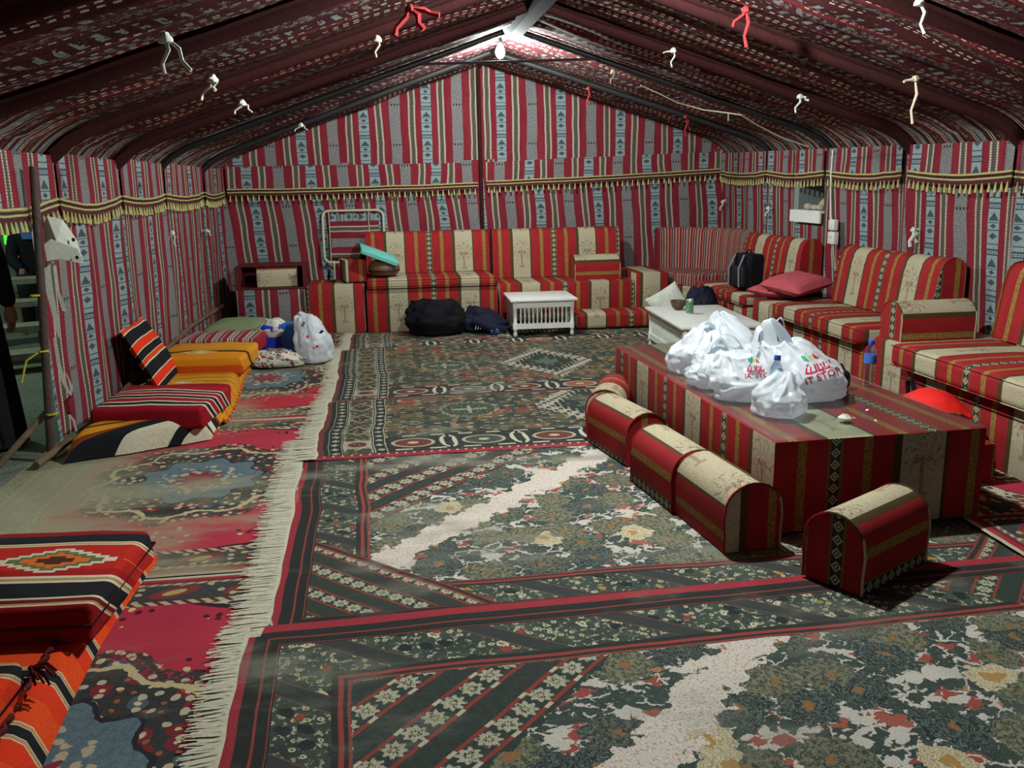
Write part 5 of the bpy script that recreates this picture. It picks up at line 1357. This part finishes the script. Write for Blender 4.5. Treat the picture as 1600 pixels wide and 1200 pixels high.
def head(z, y=0.0, x=0.0):
    mb = MB(); V, F = [], []
    mb.lathe([(.02, -.11), (.055, -.10), (.068, -.05), (.078, .0), (.08, .05), (.06, .10), (.01, .118)], 18, (x, y, z))
    mb.tube([(x, y - .075, z + .02), (x, y - .10, z - .02), (x, y - .08, z - .03)], [.008, .014, .008], 6)
    for s_ in (-1, 1): mb.lathe([(.004, -.012), (.012, 0), (.004, .012)], 8, (x + s_ * .03, y - .068, z + .022)); mb.lathe([(.006, -.03), (.014, 0), (.006, .03)], 8, (x + s_ * .08, y, z))
    return mb
def hand(p, d=(0, 0, -1)):
    mb = MB(); p = Vector(p); mb.tube([p, p + Vector((0, 0, -.05)), p + Vector((0, -.005, -.085))], [.026, .036, .034], 8)
    for k in range(4): q = p + Vector((0, -.027 + k * .018, -.085)); mb.tube([q, q + Vector((.004, 0, -.035)), q + Vector((.016, 0, -.062 - .006 * (k in (1, 2))))], [.009, .0085, .006], 6)
    mb.tube([p + Vector((0, -.034, -.03)), p + Vector((.004, -.055, -.055)), p + Vector((.014, -.05, -.082))], [.011, .010, .007], 6); return mb
J = [(0, 0, .92), (0, 0, 1.12), (0, 0, 1.32), (0, -.01, 1.45), (0, -.01, 1.52), (.19, 0, 1.38), (.25, -.01, 1.10), (.27, -.05, .84), (-.19, 0, 1.38), (-.25, -.01, 1.10), (-.27, -.05, .84), (.10, 0, .88), (.12, -.01, .48), (.12, .02, .08), (-.10, 0, .88), (-.12, .0, .48), (-.12, .04, .08), (.13, -.12, .04), (-.13, -.10, .04)]
Ed = [(0, 1), (1, 2), (2, 3), (3, 4), (2, 5), (5, 6), (6, 7), (2, 8), (8, 9), (9, 10), (0, 11), (11, 12), (12, 13), (0, 14), (14, 15), (15, 16), (13, 17), (16, 18)]
Rr = [(.16, .12), (.15, .11), (.17, .11), .06, .055, .08, .065, .045, .08, .065, .045, .10, .09, .07, .10, .09, .07, .045, .045]
robe = MB(); Pp = []
for z_, a_, b_ in ((.03, .27, .24), (.3, .25, .22), (.6, .23, .19), (.9, .21, .16), (1.15, .20, .15), (1.34, .21, .14), (1.42, .12, .10)):
    Pp.append([(a_ * cos(k * pi / 12) * (1 + .05 * sin(k * 3 + z_ * 2)), b_ * sin(k * pi / 12) * (1 + .05 * sin(k * 4)), z_) for k in range(24)])
robe.add([v for ring in Pp for v in ring], [(j * 24 + k, j * 24 + (k + 1) % 24, (j + 1) * 24 + (k + 1) % 24, (j + 1) * 24 + k) for j in range(6) for k in range(24)])
figure('standing person in a long black robe just outside the entrance, back turned', (-2.45, 5.60, -.018), radians(170), J, Ed, Rr, BLACKC,
       [('head', head(1.63), SKIN), ('head_cloth', MB().lathe([(.13, -.16), (.115, -.08), (.098, .0), (.095, .06), (.07, .115), (.01, .13)], 18, (0, .03, 1.63)), BLACKC), ('robe', robe, BLACKC), ('hand', hand((.27, -.05, .85)), SKIN), ('hand', hand((-.27, -.05, .85)), SKIN)])
BLUS = plain('blue_scarf', h('46609a'), .85, .2)
J2 = [(0, 0, .50), (0, .02, .70), (0, .02, .90), (0, .0, 1.0), (0, -.01, 1.06), (.17, .0, .92), (.22, -.06, .68), (.14, -.26, .58), (-.17, .0, .92), (-.22, -.06, .68), (-.14, -.26, .58), (.10, -.02, .48), (.12, -.42, .47), (.12, -.40, .06), (-.10, -.02, .48), (-.12, -.42, .47), (-.12, -.40, .06), (.13, -.55, .04), (-.13, -.55, .04)]
figure('seated figure in dark clothes with a blue scarf outside in the dark', (-3.66, 10.25, .10), radians(20), J2, Ed, Rr, BLACKC,
       [('head', head(1.13), SKIN), ('blue_scarf', MB().lathe([(.15, -.24), (.14, -.12), (.095, -.02), (.092, .06), (.07, .115), (.01, .13)], 18, (0, .03, 1.13)), BLUS), ('hand', hand((.13, -.28, .60)), SKIN), ('hand', hand((-.13, -.28, .60)), SKIN)])
t = thing('stool', 'low dark stool under the seated figure outside', 'stool', (-3.66, 10.28, -.018)); MB().box(-.2, .2, -.18, .18, .46, .50).obj('seat', WOOD, t)
for a in (-.16, .16):
    for b_ in (-.14, .14): MB().box(a - .02, a + .02, b_ - .02, b_ + .02, 0, .46).obj('leg', WOOD, t)
